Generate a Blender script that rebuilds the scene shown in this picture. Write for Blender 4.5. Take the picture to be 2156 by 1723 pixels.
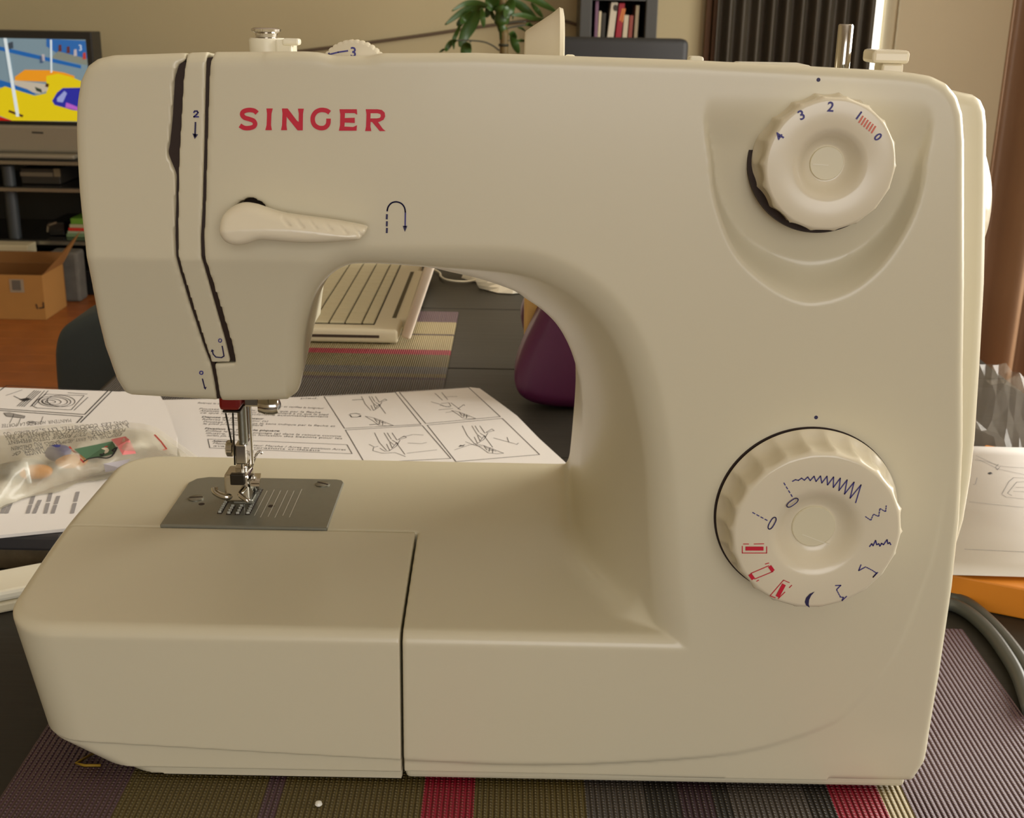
import bpy, bmesh, math, random
import numpy as np
from mathutils import Vector, Matrix
random.seed(7)
for o in list(bpy.data.objects): bpy.data.objects.remove(o)
scene = bpy.context.scene
COL = scene.collection
# ------------------------------------------------------------------ camera
W, H, F = 2156.0, 1723.0, 2600.0
PITCH = math.atan(861.5 / F); ROLL = math.radians(1.1)
CAM = np.array([0.0, -0.425, 0.3055])
_r = np.array([1.0, 0, 0]); _u = np.array([0, math.sin(PITCH), math.cos(PITCH)]); _f = np.array([0, math.cos(PITCH), -math.sin(PITCH)])
RV = math.cos(ROLL) * _r + math.sin(ROLL) * _u
UV = math.cos(ROLL) * _u - math.sin(ROLL) * _r
cd = bpy.data.cameras.new('camera'); cam = bpy.data.objects.new('camera', cd); COL.objects.link(cam)
cd.sensor_width = 36.0; cd.sensor_fit = 'HORIZONTAL'; cd.lens = 36.0 * F / W; cd.clip_start = 0.01; cd.clip_end = 100
cam.matrix_world = Matrix(((RV[0], UV[0], -_f[0], CAM[0]), (RV[1], UV[1], -_f[1], CAM[1]), (RV[2], UV[2], -_f[2], CAM[2]), (0, 0, 0, 1)))
scene.camera = cam
cd.dof.use_dof = True; cd.dof.focus_distance = 0.47; cd.dof.aperture_fstop = 45.0
# ------------------------------------------------------------------ light
wd = bpy.data.worlds.new('world'); scene.world = wd; wd.use_nodes = True
bg = wd.node_tree.nodes['Background']; bg.inputs[0].default_value = (0.80, 0.88, 1.0, 1); bg.inputs[1].default_value = 1.2
def area(name, loc, target, sx, sy, power, col):
    l = bpy.data.lights.new(name, 'AREA'); l.shape = 'RECTANGLE'; l.size = sx; l.size_y = sy; l.energy = power; l.color = col
    o = bpy.data.objects.new(name, l); COL.objects.link(o); o.location = loc
    o.rotation_euler = (Vector(target) - Vector(loc)).to_track_quat('-Z', 'Y').to_euler(); return o
# daylight entering through the window on the right and the glazed door behind the photographer
area('window_daylight_right', (2.36, 1.35, 0.75), (-1.0, 1.1, 0.1), 3.0, 1.55, 132, (1.0, 0.95, 0.85))
area('window_daylight_behind', (0.55, -2.88, 0.75), (0.1, 1.0, 0.15), 1.6, 1.5, 25, (1.0, 0.93, 0.86))
scene.view_settings.view_transform = 'Standard'; scene.view_settings.look = 'None'
scene.view_settings.gamma = 1.0; scene.view_settings.use_curve_mapping = False; scene.view_settings.exposure = 0.0

# ------------------------------------------------------------------ helpers
def at(px, py, x=None, y=None, z=None):
    d = _f + RV * (px - W / 2) / F - UV * (py - H / 2) / F
    i, v = (0, x) if x is not None else (1, y) if y is not None else (2, z)
    return CAM + d * (v - CAM[i]) / d[i]
ZC = at(400, 548, y=0)[2]; SL = 0.30
def atf(px, py, off=0.0):               # point on the front of the machine (the lower head leans back)
    y = 0.0
    for _ in range(8 if px < 800 else 0):
        P = at(px, py, y=y); y = SL * max(0.0, ZC - P[2])
    P = at(px, py, y=y - off); return P
def lin(c): return tuple(((v / 255.0) / 12.92 if v / 255.0 <= 0.04045 else ((v / 255.0 + 0.055) / 1.055) ** 2.4) for v in c)
MATS = {}
def mat(name, rgb, rough=0.5, metal=0.0, spec=0.5, coat=0.0, emit=None, noise=0.0, nscale=40.0, bump=0.0, bscale=300.0, trans=0.0, alpha=1.0):
    if name in MATS: return MATS[name]
    m = bpy.data.materials.new(name); m.use_nodes = True; nt = m.node_tree; b = nt.nodes['Principled BSDF']
    c = lin(rgb) + (1,)
    b.inputs['Base Color'].default_value = c; b.inputs['Roughness'].default_value = rough; b.inputs['Metallic'].default_value = metal
    b.inputs['Specular IOR Level'].default_value = spec; b.inputs['Coat Weight'].default_value = coat; b.inputs['Coat Roughness'].default_value = 0.12
    b.inputs['Transmission Weight'].default_value = trans; b.inputs['Alpha'].default_value = alpha
    tc = nt.nodes.new('ShaderNodeTexCoord')
    if noise > 0:
        n = nt.nodes.new('ShaderNodeTexNoise'); n.inputs['Scale'].default_value = nscale; n.inputs['Detail'].default_value = 4
        mx = nt.nodes.new('ShaderNodeMix'); mx.data_type = 'RGBA'
        mx.inputs['A'].default_value = tuple(max(0, v * (1 - noise)) for v in c[:3]) + (1,); mx.inputs['B'].default_value = tuple(min(1, v * (1 + noise)) for v in c[:3]) + (1,)
        nt.links.new(tc.outputs['Object'], n.inputs['Vector']); nt.links.new(n.outputs['Fac'], mx.inputs['Factor']); nt.links.new(mx.outputs['Result'], b.inputs['Base Color'])
    if bump > 0:
        n2 = nt.nodes.new('ShaderNodeTexNoise'); n2.inputs['Scale'].default_value = bscale; n2.inputs['Detail'].default_value = 3
        bp = nt.nodes.new('ShaderNodeBump'); bp.inputs['Strength'].default_value = bump; bp.inputs['Distance'].default_value = 0.001
        nt.links.new(tc.outputs['Object'], n2.inputs['Vector']); nt.links.new(n2.outputs['Fac'], bp.inputs['Height']); nt.links.new(bp.outputs['Normal'], b.inputs['Normal'])
    if emit is not None:
        b.inputs['Emission Color'].default_value = lin(rgb) + (1,); b.inputs['Emission Strength'].default_value = emit
    MATS[name] = m; return m
def link(name, me, m=None, parent=None, smooth=False):
    o = bpy.data.objects.new(name, me); COL.objects.link(o)
    if m is not None and len(me.materials) == 0: me.materials.append(m)
    if parent is not None: o.parent = parent; o.matrix_parent_inverse = parent.matrix_world.inverted() if False else Matrix.Translation(-Vector(parent['org'])) if 'org' in parent else Matrix.Identity(4)
    if smooth:
        for p in me.polygons: p.use_smooth = True
    return o
def tag(o, label, cat, group=None):
    o['label'] = label; o['category'] = cat
    if group: o['group'] = group
    return o
def thing(name, label, cat, loc=(0, 0, 0), group=None):
    o = bpy.data.objects.new(name, None); COL.objects.link(o); o.location = loc; o.empty_display_size = 0.05
    o['org'] = [float(v) for v in loc]; return tag(o, label, cat, group)
# the parts are modelled in room coordinates; a part of a part needs no offset of its own
def struct(o): o['kind'] = 'structure'; return o
def mesh_py(v, f): me = bpy.data.meshes.new('m'); me.from_pydata([tuple(map(float, q)) for q in v], [], f); me.update(); return me
def bm_mesh(bm):
    me = bpy.data.meshes.new('m'); bmesh.ops.recalc_face_normals(bm, faces=bm.faces); bm.to_mesh(me); bm.free(); return me
def bevel_bm(bm, w, seg=2):
    if w > 0: bmesh.ops.bevel(bm, geom=[e for e in bm.edges if e.calc_face_angle(0) > 0.5], offset=w, segments=seg, profile=0.5, affect='EDGES', clamp_overlap=True)
def box_bm(x0, x1, y0, y1, z0, z1, bev=0.0, seg=2):
    bm = bmesh.new(); vs = [bm.verts.new((x, y, z)) for x in (x0, x1) for y in (y0, y1) for z in (z0, z1)]
    for q in ((0, 1, 3, 2), (4, 6, 7, 5), (0, 4, 5, 1), (2, 3, 7, 6), (0, 2, 6, 4), (1, 5, 7, 3)): bm.faces.new([vs[i] for i in q])
    bmesh.ops.recalc_face_normals(bm, faces=bm.faces); bevel_bm(bm, bev, seg); return bm
def box(name, b, m, parent=None, bev=0.0, seg=2, smooth=False, rot=None):
    bm = box_bm(*b, bev=bev, seg=seg)
    if rot: bmesh.ops.rotate(bm, verts=bm.verts, cent=rot[0], matrix=Matrix.Rotation(math.radians(rot[1]), 3, rot[2]))
    return link(name, bm_mesh(bm), m, parent, smooth)
def prism_bm(bot, top, bev=0.0, seg=2):      # two matching rings of points
    bm = bmesh.new(); a = [bm.verts.new(tuple(map(float, q))) for q in bot]; b = [bm.verts.new(tuple(map(float, q))) for q in top]
    bm.faces.new(a[::-1]); bm.faces.new(b)
    n = len(a)
    for i in range(n): bm.faces.new((a[i], a[(i + 1) % n], b[(i + 1) % n], b[i]))
    bmesh.ops.recalc_face_normals(bm, faces=bm.faces); bevel_bm(bm, bev, seg); return bm
def prism(name, pts, vec, m, parent=None, bev=0.0, seg=2, smooth=False):
    v = np.array(vec); return link(name, bm_mesh(prism_bm(pts, [np.array(p) + v for p in pts], bev, seg)), m, parent, smooth)
def basis(d):
    d = Vector(d).normalized(); a = Vector((0, 0, 1)) if abs(d.z) < 0.9 else Vector((1, 0, 0)); u = d.cross(a).normalized(); return d, u, u.cross(d)
def lathe_me(org, axis, prof, n=32, ribs=0, ribd=0.0, ribr=None):     # prof = [(radius, distance along axis)]
    d, u, w = basis(axis); O = Vector(org); v = []; f = []
    for (r, h) in prof:
        for k in range(n):
            a = 2 * math.pi * k / n; rr = r
            if ribs and ribr and ribr[0] <= h <= ribr[1]: rr = r * (1 - ribd * (0.5 + 0.5 * math.cos(ribs * a)) ** 3)
            v.append(O + d * h + (u * math.cos(a) + w * math.sin(a)) * rr)
    P = len(prof)
    for i in range(P - 1):
        for k in range(n): f.append((i * n + k, i * n + (k + 1) % n, (i + 1) * n + (k + 1) % n, (i + 1) * n + k))
    f.append(tuple(range(n))[::-1]); f.append(tuple((P - 1) * n + k for k in range(n)))
    me = mesh_py(v, f); bm = bmesh.new(); bm.from_mesh(me); bmesh.ops.recalc_face_normals(bm, faces=bm.faces); bm.to_mesh(me); bm.free(); return me
def sharp_smooth(o, ang=40):
    me = o.data
    for p in me.polygons: p.use_smooth = True
    bm = bmesh.new(); bm.from_mesh(me)
    for e in bm.edges: e.smooth = e.calc_face_angle(0) < math.radians(ang)
    bm.to_mesh(me); bm.free(); return o
def lathe(name, org, axis, prof, m, parent=None, n=32, **k): return sharp_smooth(link(name, lathe_me(org, axis, prof, n, **k), m, parent))
def cyl(name, a, b, r, m, parent=None, n=20, r2=None):
    A, B = Vector(a), Vector(b); L = (B - A).length; return lathe(name, A, B - A, [(r, 0), (r if r2 is None else r2, L)], m, parent, n)
def spline(pts, n=8, closed=False):
    P = [np.array(p, float) for p in pts]; out = []; N = len(P)
    for i in range(N if closed else N - 1):
        p0 = P[(i - 1) % N] if closed or i > 0 else P[0]; p1 = P[i]; p2 = P[(i + 1) % N]; p3 = P[(i + 2) % N] if closed or i < N - 2 else P[-1]
        for k in range(n):
            t = k / n; out.append(0.5 * ((2 * p1) + (p2 - p0) * t + (2 * p0 - 5 * p1 + 4 * p2 - p3) * t * t + (-p0 + 3 * p1 - 3 * p2 + p3) * t ** 3))
    if not closed: out.append(P[-1])
    return out
def tube_me(pts, r, n=8):
    v = []; f = []; N = len(pts)
    for i, p in enumerate(pts):
        t = Vector(pts[min(i + 1, N - 1)]) - Vector(pts[max(i - 1, 0)]); d, u, w = basis(t)
        rr = r[i] if hasattr(r, '__len__') else r
        for k in range(n):
            a = 2 * math.pi * k / n; v.append(Vector(p) + (u * math.cos(a) + w * math.sin(a)) * rr)
    for i in range(N - 1):
        for k in range(n): f.append((i * n + k, i * n + (k + 1) % n, (i + 1) * n + (k + 1) % n, (i + 1) * n + k))
    f.append(tuple(range(n))); f.append(tuple((N - 1) * n + k for k in range(n)))
    me = mesh_py(v, f); bm = bmesh.new(); bm.from_mesh(me); bmesh.ops.recalc_face_normals(bm, faces=bm.faces); bm.to_mesh(me); bm.free(); return me
def tube(name, pts, r, m, parent=None, n=8): return link(name, tube_me(pts, r, n), m, parent, True)
def ribbon_me(lines, width, normal):           # flat strokes: lines = list of 3D polylines (or (polyline, width))
    v = []; f = []; nrm = Vector(normal).normalized()
    for L in lines:
        w = width
        if isinstance(L, tuple): L, w = L
        for a, b in zip(L[:-1], L[1:]):
            A, B = Vector(a), Vector(b); t = B - A
            if t.length < 1e-9: continue
            t.normalize(); s = t.cross(nrm).normalized() * w / 2; e = t * w * 0.3; i = len(v)
            v += [A - e + s, A - e - s, B + e - s, B + e + s]; f.append((i, i + 1, i + 2, i + 3))
    return mesh_py(v, f)
def strokes(name, lines, width, normal, m, parent): return link(name, ribbon_me(lines, width, normal), m, parent)
def poly_face(name, polys, m, parent):
    v = []; f = []
    for P in polys: i = len(v); v += [tuple(map(float, q)) for q in P]; f.append(tuple(range(i, i + len(P))))
    return link(name, mesh_py(v, f), m, parent)
def text_me(s, size, bold=0.0, spacing=1.0):
    c = bpy.data.curves.new('t', 'FONT'); c.body = s; c.size = size; c.align_x = 'CENTER'; c.align_y = 'CENTER'; c.offset = bold; c.space_character = spacing; c.resolution_u = 3
    o = bpy.data.objects.new('t', c); COL.objects.link(o); dg = bpy.context.evaluated_depsgraph_get()
    me = bpy.data.meshes.new_from_object(o.evaluated_get(dg)); bpy.data.objects.remove(o); bpy.data.curves.remove(c); me.materials.clear(); return me
def text(name, s, org, right, up, size, m, parent, bold=0.0, width=None, spacing=1.0):
    me = text_me(s, size, bold, spacing); R, U = Vector(right).normalized(), Vector(up).normalized(); U = (U - R * U.dot(R)).normalized(); O = Vector(org)
    xs = [v.co.x for v in me.vertices] or [0, 1]; k = 1.0
    if width: k = width / max(1e-9, max(xs) - min(xs))
    for v in me.vertices: v.co = O + R * v.co.x * k + U * v.co.y
    me.update(); return link(name, me, m, parent)
# ------------------------------------------------------------------ signed-distance modelling of moulded shells
def sd_poly(pts, X, Z):
    P = np.array([(q[0], q[-1]) for q in pts]); d = np.full(np.broadcast(X, Z).shape, 1e9); ins = np.zeros(d.shape, bool)
    for i in range(len(P)):
        a, b = P[i - 1], P[i]; e = b - a; L = e @ e
        if L < 1e-14: continue
        wx, wz = X - a[0], Z - a[1]; t = np.clip((wx * e[0] + wz * e[1]) / L, 0, 1)
        d = np.minimum(d, (wx - e[0] * t) ** 2 + (wz - e[1] * t) ** 2)
        c = ((a[1] > Z) != (b[1] > Z)); ins ^= c & (X < (b[0] - a[0]) * (Z - a[1]) / (b[1] - a[1] + 1e-15) + a[0])
    d = np.sqrt(d); return np.where(ins, -d, d).astype(np.float32)
def sstep(a, b, x): t = np.clip((x - a) / (b - a), 0, 1); return t * t * (3 - 2 * t)
def smin(a, b, k):
    h = np.clip(0.5 + 0.5 * (b - a) / np.maximum(k, 1e-6), 0, 1); return b + (a - b) * h - k * h * (1 - h)
def extr(D2, front, back, Y, r):              # rounded extrusion along y
    dx = D2 + r; dy = np.maximum(front - Y, Y - back) + r
    return np.minimum(np.maximum(dx, dy), 0) + np.sqrt(np.maximum(dx, 0) ** 2 + np.maximum(dy, 0) ** 2) - r
def surface_nets(d, xs, ys, zs):
    s = d < 0; nx, ny, nz = d.shape
    def cc(a): return a
    c = [s[i:nx - 1 + i, j:ny - 1 + j, k:nz - 1 + k] for i in (0, 1) for j in (0, 1) for k in (0, 1)]
    allv = c[0].copy(); anyv = c[0].copy()
    for q in c[1:]: allv &= q; anyv |= q
    act = anyv & ~allv; I, J, K = np.nonzero(act); idx = np.full(act.shape, -1, np.int32); idx[I, J, K] = np.arange(len(I))
    acc = np.zeros((len(I), 3)); cnt = np.zeros(len(I))
    offs = [(i, j, k) for i in (0, 1) for j in (0, 1) for k in (0, 1)]
    for a in offs:
        for ax in range(3):
            if a[ax] == 1: continue
            b = list(a); b[ax] = 1
            va = d[I + a[0], J + a[1], K + a[2]]; vb = d[I + b[0], J + b[1], K + b[2]]; m = (va < 0) != (vb < 0)
            t = np.where(m, va / np.where(m, va - vb, 1), 0); p = np.array([I + a[0], J + a[1], K + a[2]], float).T; p[:, ax] += t
            acc[m] += p[m]; cnt[m] += 1
    p = acc / cnt[:, None]; st = np.array([xs[1] - xs[0], ys[1] - ys[0], zs[1] - zs[0]]); V = p * st + np.array([xs[0], ys[0], zs[0]])
    Fq = []
    for ax in range(3):
        sl0 = [slice(1, -1)] * 3; sl0[ax] = slice(0, -1); sl1 = list(sl0); sl1[ax] = slice(1, None)
        a, b = s[tuple(sl0)], s[tuple(sl1)]; ch = a != b; Q = np.array(np.nonzero(ch)).T
        base = Q + np.array([0 if i == ax else 1 for i in range(3)]); o1, o2 = [(1, 2), (2, 0), (0, 1)][ax]
        def g(da, db):
            q = base.copy(); q[:, o1] -= da; q[:, o2] -= db; return idx[q[:, 0], q[:, 1], q[:, 2]]
        quad = np.stack([g(1, 1), g(0, 1), g(0, 0), g(1, 0)], 1); flip = ~a[tuple(Q.T)]; quad[flip] = quad[flip][:, ::-1]; Fq.append(quad)
    return V, np.concatenate(Fq)
def sdf_obj(name, fn, bounds, res, m, parent, smooth=True):
    xs, ys, zs = (np.arange(a, b + res, res, dtype=np.float32) for a, b in bounds)
    d = fn(xs, ys, zs); V, Q = surface_nets(d, xs, ys, zs)
    me = bpy.data.meshes.new(name); me.vertices.add(len(V)); me.vertices.foreach_set('co', V.astype(np.float32).ravel())
    me.loops.add(Q.size); me.loops.foreach_set('vertex_index', Q.astype(np.int32).ravel()); me.polygons.add(len(Q))
    me.polygons.foreach_set('loop_start', np.arange(0, Q.size, 4, dtype=np.int32)); me.update(calc_edges=True); me.validate()
    if smooth: me.polygons.foreach_set('use_smooth', np.ones(len(me.polygons), bool))
    return link(name, me, m, parent)

# ------------------------------------------------------------------ materials
CREAM = mat('cream_plastic', (217, 209, 182), 0.32, spec=0.5, coat=0.12)
CREAM2 = mat('cream_plastic_knob', (228, 218, 192), 0.26, spec=0.5, coat=0.2)
HUBM = mat('knob_cap_plastic', (224, 216, 186), 0.35)
WHITEP = mat('white_plastic', (236, 230, 208), 0.35)
DARKIN = mat('deep_shade', (44, 27, 16), 0.7)
BLUE = mat('blue_print', (58, 52, 130), 0.5)
RED = mat('red_print', (205, 12, 48), 0.5)
DOT = mat('dark_blue_print', (34, 28, 76), 0.5)
CHROME = mat('chrome', (205, 200, 192), 0.14, 1.0)
STEEL = mat('brushed_steel', (150, 150, 140), 0.38, 1.0, bump=0.1, bscale=900)
PLATE = mat('satin_steel_plate', (140, 139, 126), 0.42, 0.55, noise=0.05, nscale=300)
DARKM = mat('dark_metal', (60, 55, 48), 0.35, 0.9)
BLACKP = mat('black_plastic', (22, 22, 22), 0.4)
# ==================================================================== SETTING
FZ = -0.74; WY = 4.6
WALL = mat('painted_wall', (188, 175, 138), 0.9, noise=0.05, nscale=2.5, bump=0.15, bscale=60)
LWALL = mat('pale_wall', (194, 182, 152), 0.9, noise=0.04, nscale=3, bump=0.1, bscale=80)
WOODF = mat('parquet_wood', (150, 84, 34), 0.4, noise=0.35, nscale=9, coat=0.15)
floor = struct(box('floor', (-3.0, 2.6, -3.2, 4.75, FZ - 0.06, FZ - 0.006), mat('floor_bed', (112, 62, 26), 0.6, noise=0.3, nscale=9)))
pm = box_bm(-0.598, 0.598, -0.0445, 0.0445, -0.006, 0.0, bev=0.0015, seg=1); pme = bm_mesh(pm); pme.materials.append(WOODF)
for i in range(40):
    for j in range(5):
        o = bpy.data.objects.new('plank', pme); COL.objects.link(o); o.parent = floor
        o.location = (-2.38 + j * 1.2 - (0.6 if i % 2 else 0.0) + 0.0, 1.05 + i * 0.09, FZ)
# back wall in pieces round the window opening
wx0 = at(1508, 60, y=WY)[0]; wx1 = at(1862, 60, y=WY)[0]
wb = bmesh.new()
for b in ((-3.0, wx0, WY, WY + 0.1, FZ - 0.055, 1.9), (wx1, 2.6, WY, WY + 0.1, FZ - 0.055, 1.9), (wx0, wx1, WY, WY + 0.1, 1.45, 1.9)):
    t = box_bm(*b); me = bm_mesh(t); wb.from_mesh(me); bpy.data.meshes.remove(me)
struct(link('wall_back', bm_mesh(wb), WALL))
struct(box('wall_left', (-3.1, -3.0, -3.2, 4.7, FZ - 0.055, 1.9), WALL))
struct(box('ceiling', (-3.1, 2.7, -3.2, 4.7, 1.9, 2.0), mat('ceiling_white', (225, 220, 205), 0.9)))
# right wall and the wall behind the photographer, each with its window opening
wb = bmesh.new()
for b in ((2.4, 2.5, 2.9, 4.7, FZ - 0.055, 1.9), (2.4, 2.5, -3.2, -0.2, FZ - 0.055, 1.9), (2.4, 2.5, -0.2, 2.9, FZ - 0.055, -0.05), (2.4, 2.5, -0.2, 2.9, 1.55, 1.9)):
    me = bm_mesh(box_bm(*b)); wb.from_mesh(me); bpy.data.meshes.remove(me)
struct(link('wall_right', bm_mesh(wb), LWALL))
wb = bmesh.new()
for b in ((-3.0, -0.35, -3.0, -2.9, FZ - 0.055, 1.9), (1.45, 2.4, -3.0, -2.9, FZ - 0.055, 1.9), (-0.35, 1.45, -3.0, -2.9, FZ - 0.055, -0.05), (-0.35, 1.45, -3.0, -2.9, 1.55, 1.9)):
    me = bm_mesh(box_bm(*b)); wb.from_mesh(me); bpy.data.meshes.remove(me)
struct(link('wall_front', bm_mesh(wb), LWALL))
# window in the back wall: glazing, wooden frame
SKYG = mat('daylit_glass', (255, 252, 244), 0.3, emit=2.2)
win = struct(box('window_1', (wx0, wx1, WY + 0.05, WY + 0.07, FZ, 1.45), SKYG))
tw = mat('brown_wood_trim', (116, 84, 56), 0.5, noise=0.15, nscale=20)
a = at(1484, 60, y=WY - 0.03)[0]
for xa, xb in ((a, a + (wx0 - a) * 0.45), (a + (wx0 - a) * 0.55, wx0)):
    struct(box('trim_1', (xa, xb, WY - 0.04, WY + 0.0, FZ, 1.45), tw, bev=0.004))
# a pale rounded wall edge beside the light gap
struct(lathe('trim_2', (at(1878, 60, y=WY)[0], WY - 0.005, FZ), (0, 0, 1), [(0.035, 0), (0.035, 2.6)], LWALL, n=24))
# pale side wall section in front of the back wall on the right
struct(box('wall_side', (at(1890, 60, y=WY - .06)[0], 2.4, WY - 0.06, WY - 0.005, FZ - 0.055, 1.9), LWALL))
def curtain(name, x0, x1, y, z0, z1, folds, amp, m, label, seed, drift=0.0, thick=0.004):
    rnd = random.Random(seed); nx = folds * 10; v = []; f = []; ph = [rnd.uniform(-0.9, 0.9) for _ in range(folds + 2)]; am = [rnd.uniform(0.5, 1.2) for _ in range(folds + 2)]
    for zi in range(5):
        z = z0 + (z1 - z0) * zi / 4
        for i in range(nx + 1):
            t = i / nx; k = t * folds; q = int(k); a = am[q] * (1 - (k - q)) + am[q + 1] * (k - q)
            v.append((x0 + (x1 - x0) * t + drift * (1 - zi / 4), y + amp * a * math.sin(2 * math.pi * k + ph[q] * 0.4), z))
    for zi in range(4):
        for i in range(nx): b = zi * (nx + 1) + i; f.append((b, b + 1, b + nx + 2, b + nx + 1))
    o = link(name, mesh_py(v, f), m, None, True); md = o.modifiers.new('thick', 'SOLIDIFY'); md.thickness = thick
    return tag(o, label, 'curtain')
DRK = mat('dark_curtain_cloth', (74, 68, 56), 0.5, noise=0.2, nscale=6)
curtain('curtain', wx0 - 0.012, at(1840, 60, y=WY - 0.1)[0], WY - 0.10, FZ, 1.5, 11, 0.03, DRK, 'dark grey pleated curtain covering the window behind the machine', 3)
BRN = mat('brown_curtain_cloth', (158, 126, 96), 0.45, noise=0.15, nscale=5)
curtain('curtain', at(2128, 100, y=1.6)[0], 1.25, 1.6, FZ + 0.02, 1.6, 6, 0.035, BRN, 'brown satin curtain hanging at the right edge', 5)

# ==================================================================== TABLE
TLX, TRX = -0.335, 0.43
TW = mat('dark_table_wood', (46, 43, 36), 0.5, spec=0.25, noise=0.25, nscale=12, bump=0.25, bscale=140)
_nt = TW.node_tree
for n in _nt.nodes:
    if n.type == 'TEX_NOISE':
        mp = _nt.nodes.new('ShaderNodeMapping'); mp.inputs['Scale'].default_value = (0.08, 1, 1)
        lk = n.inputs['Vector'].links[0]; src = lk.from_socket; _nt.links.remove(lk); _nt.links.new(src, mp.inputs['Vector']); _nt.links.new(mp.outputs['Vector'], n.inputs['Vector'])
tb = thing('table', 'dark brown wooden plank table under the sewing machine', 'table', (0.05, 0.35, FZ))
edges = [-0.42, -0.27, -0.05, 0.17, 0.39, 0.607, 0.825, 1.04, 1.2]
for a, b in zip(edges[:-1], edges[1:]): box('plank', (TLX, TRX, a + 0.0006, b - 0.0006, -0.028, 0.0), TW, tb, bev=0.0012, seg=1)
box('apron', (TLX + 0.04, TRX - 0.04, -0.36, 1.14, -0.09, -0.0285), TW, tb)
for x in (TLX + 0.03, TRX - 0.1):
    for y in (-0.38, 1.09): box('leg', (x, x + 0.07, y, y + 0.07, FZ, -0.0285), TW, tb, bev=0.003)

# ==================================================================== PLACEMATS
def mat_stripes(name, stops, axis, rib):
    m = bpy.data.materials.new(name); m.use_nodes = True; nt = m.node_tree; b = nt.nodes['Principled BSDF']; b.inputs['Roughness'].default_value = 0.5
    tc = nt.nodes.new('ShaderNodeTexCoord'); sp = nt.nodes.new('ShaderNodeSeparateXYZ'); nt.links.new(tc.outputs['Object'], sp.inputs[0])
    lo, hi = stops[0][0], stops[-1][0]; mr = nt.nodes.new('ShaderNodeMapRange'); mr.inputs['From Min'].default_value = lo; mr.inputs['From Max'].default_value = hi
    nt.links.new(sp.outputs['XY'.index(axis)], mr.inputs['Value']); cr = nt.nodes.new('ShaderNodeValToRGB'); cr.color_ramp.interpolation = 'CONSTANT'; nt.links.new(mr.outputs[0], cr.inputs['Fac'])
    els = cr.color_ramp.elements
    for i, (p, c) in enumerate(stops[:-1]):
        e = els[i] if i < 1 else els.new((p - lo) / (hi - lo)) if i < len(stops) else None
        e.position = (p - lo) / (hi - lo); e.color = lin(c) + (1,)
    els[-1].color = lin(stops[-1][1]) + (1,)
    # woven ribs: two crossed waves give the beaded weave
    w1 = nt.nodes.new('ShaderNodeTexWave'); w1.wave_type = 'BANDS'; w1.bands_direction = 'X'; w1.inputs['Scale'].default_value = rib[0]
    w2 = nt.nodes.new('ShaderNodeTexWave'); w2.wave_type = 'BANDS'; w2.bands_direction = 'Y'; w2.inputs['Scale'].default_value = rib[1]
    for w in (w1, w2): nt.links.new(tc.outputs['Object'], w.inputs['Vector'])
    mu = nt.nodes.new('ShaderNodeMath'); mu.operation = 'MULTIPLY'; nt.links.new(w1.outputs['Fac'], mu.inputs[0]); nt.links.new(w2.outputs['Fac'], mu.inputs[1])
    bp = nt.nodes.new('ShaderNodeBump'); bp.inputs['Strength'].default_value = 0.9; bp.inputs['Distance'].default_value = 0.0012
    ad = nt.nodes.new('ShaderNodeMath'); ad.operation = 'ADD'; nt.links.new(mu.outputs[0], ad.inputs[0]); nt.links.new(w1.outputs['Fac'], ad.inputs[1])
    nt.links.new(ad.outputs[0], bp.inputs['Height']); nt.links.new(bp.outputs['Normal'], b.inputs['Normal'])
    # pale weft thread showing between the ribs
    th = nt.nodes.new('ShaderNodeMapRange'); th.inputs['From Min'].default_value = 0.75; th.inputs['From Max'].default_value = 0.95; nt.links.new(mu.outputs[0], th.inputs['Value'])
    sc = nt.nodes.new('ShaderNodeMath'); sc.operation = 'MULTIPLY'; sc.inputs[1].default_value = 0.35; nt.links.new(th.outputs[0], sc.inputs[0])
    mx = nt.nodes.new('ShaderNodeMix'); mx.data_type = 'RGBA'; nt.links.new(sc.outputs[0], mx.inputs['Factor']); nt.links.new(cr.outputs['Color'], mx.inputs['A']); mx.inputs['B'].default_value = lin((196, 180, 140)) + (1,)
    nt.links.new(mx.outputs['Result'], b.inputs['Base Color']); return m
PUR, OLI, MAG, GRY, BGE, BLK, DPU = (94, 68, 76), (102, 88, 42), (156, 8, 44), (80, 73, 67), (172, 156, 114), (42, 38, 33), (62, 37, 48)
def mx_(px): return float(at(px, 1700, z=0.002)[0])
st = [(-0.202, PUR), (mx_(235), OLI), (mx_(545), PUR), (mx_(580), OLI), (mx_(888), MAG), (mx_(990), OLI), (mx_(1232), GRY), (mx_(1360), BLK), (mx_(1430), DPU), (mx_(1500), BLK), (mx_(1540), GRY), (mx_(1700), BLK), (mx_(1755), MAG), (mx_(1862), BGE), (mx_(1915), PUR), (0.236, PUR)]
mt = box('placemat', (-0.2, 0.2345, -0.19, 0.145, 0.0003, 0.0022), mat_stripes('woven_stripes_a', st, 'X', (140, 170)), None, bev=0.0008)
tag(mt, 'striped purple and olive woven placemat under the sewing machine', 'placemat')
def my_(py): return float(at(950, py, z=0.002)[1])
st = [(0.37, GRY), (my_(803), DPU), (my_(797), OLI), (my_(789), GRY), (my_(775), OLI), (my_(749), MAG), (my_(739), BGE), (my_(708.5), (70, 52, 52)), (my_(705), BGE), (my_(680), PUR), (0.82, PUR)]
yb = float(at(962, 657, z=0.002)[1])
mt = box('placemat', (-0.33, -0.0565, 0.375, yb, 0.0003, 0.0022), mat_stripes('woven_stripes_b', st, 'Y', (170, 140)), None, bev=0.0008)
tag(mt, 'beige placemat with magenta stripe under the white laptop', 'placemat')
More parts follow.
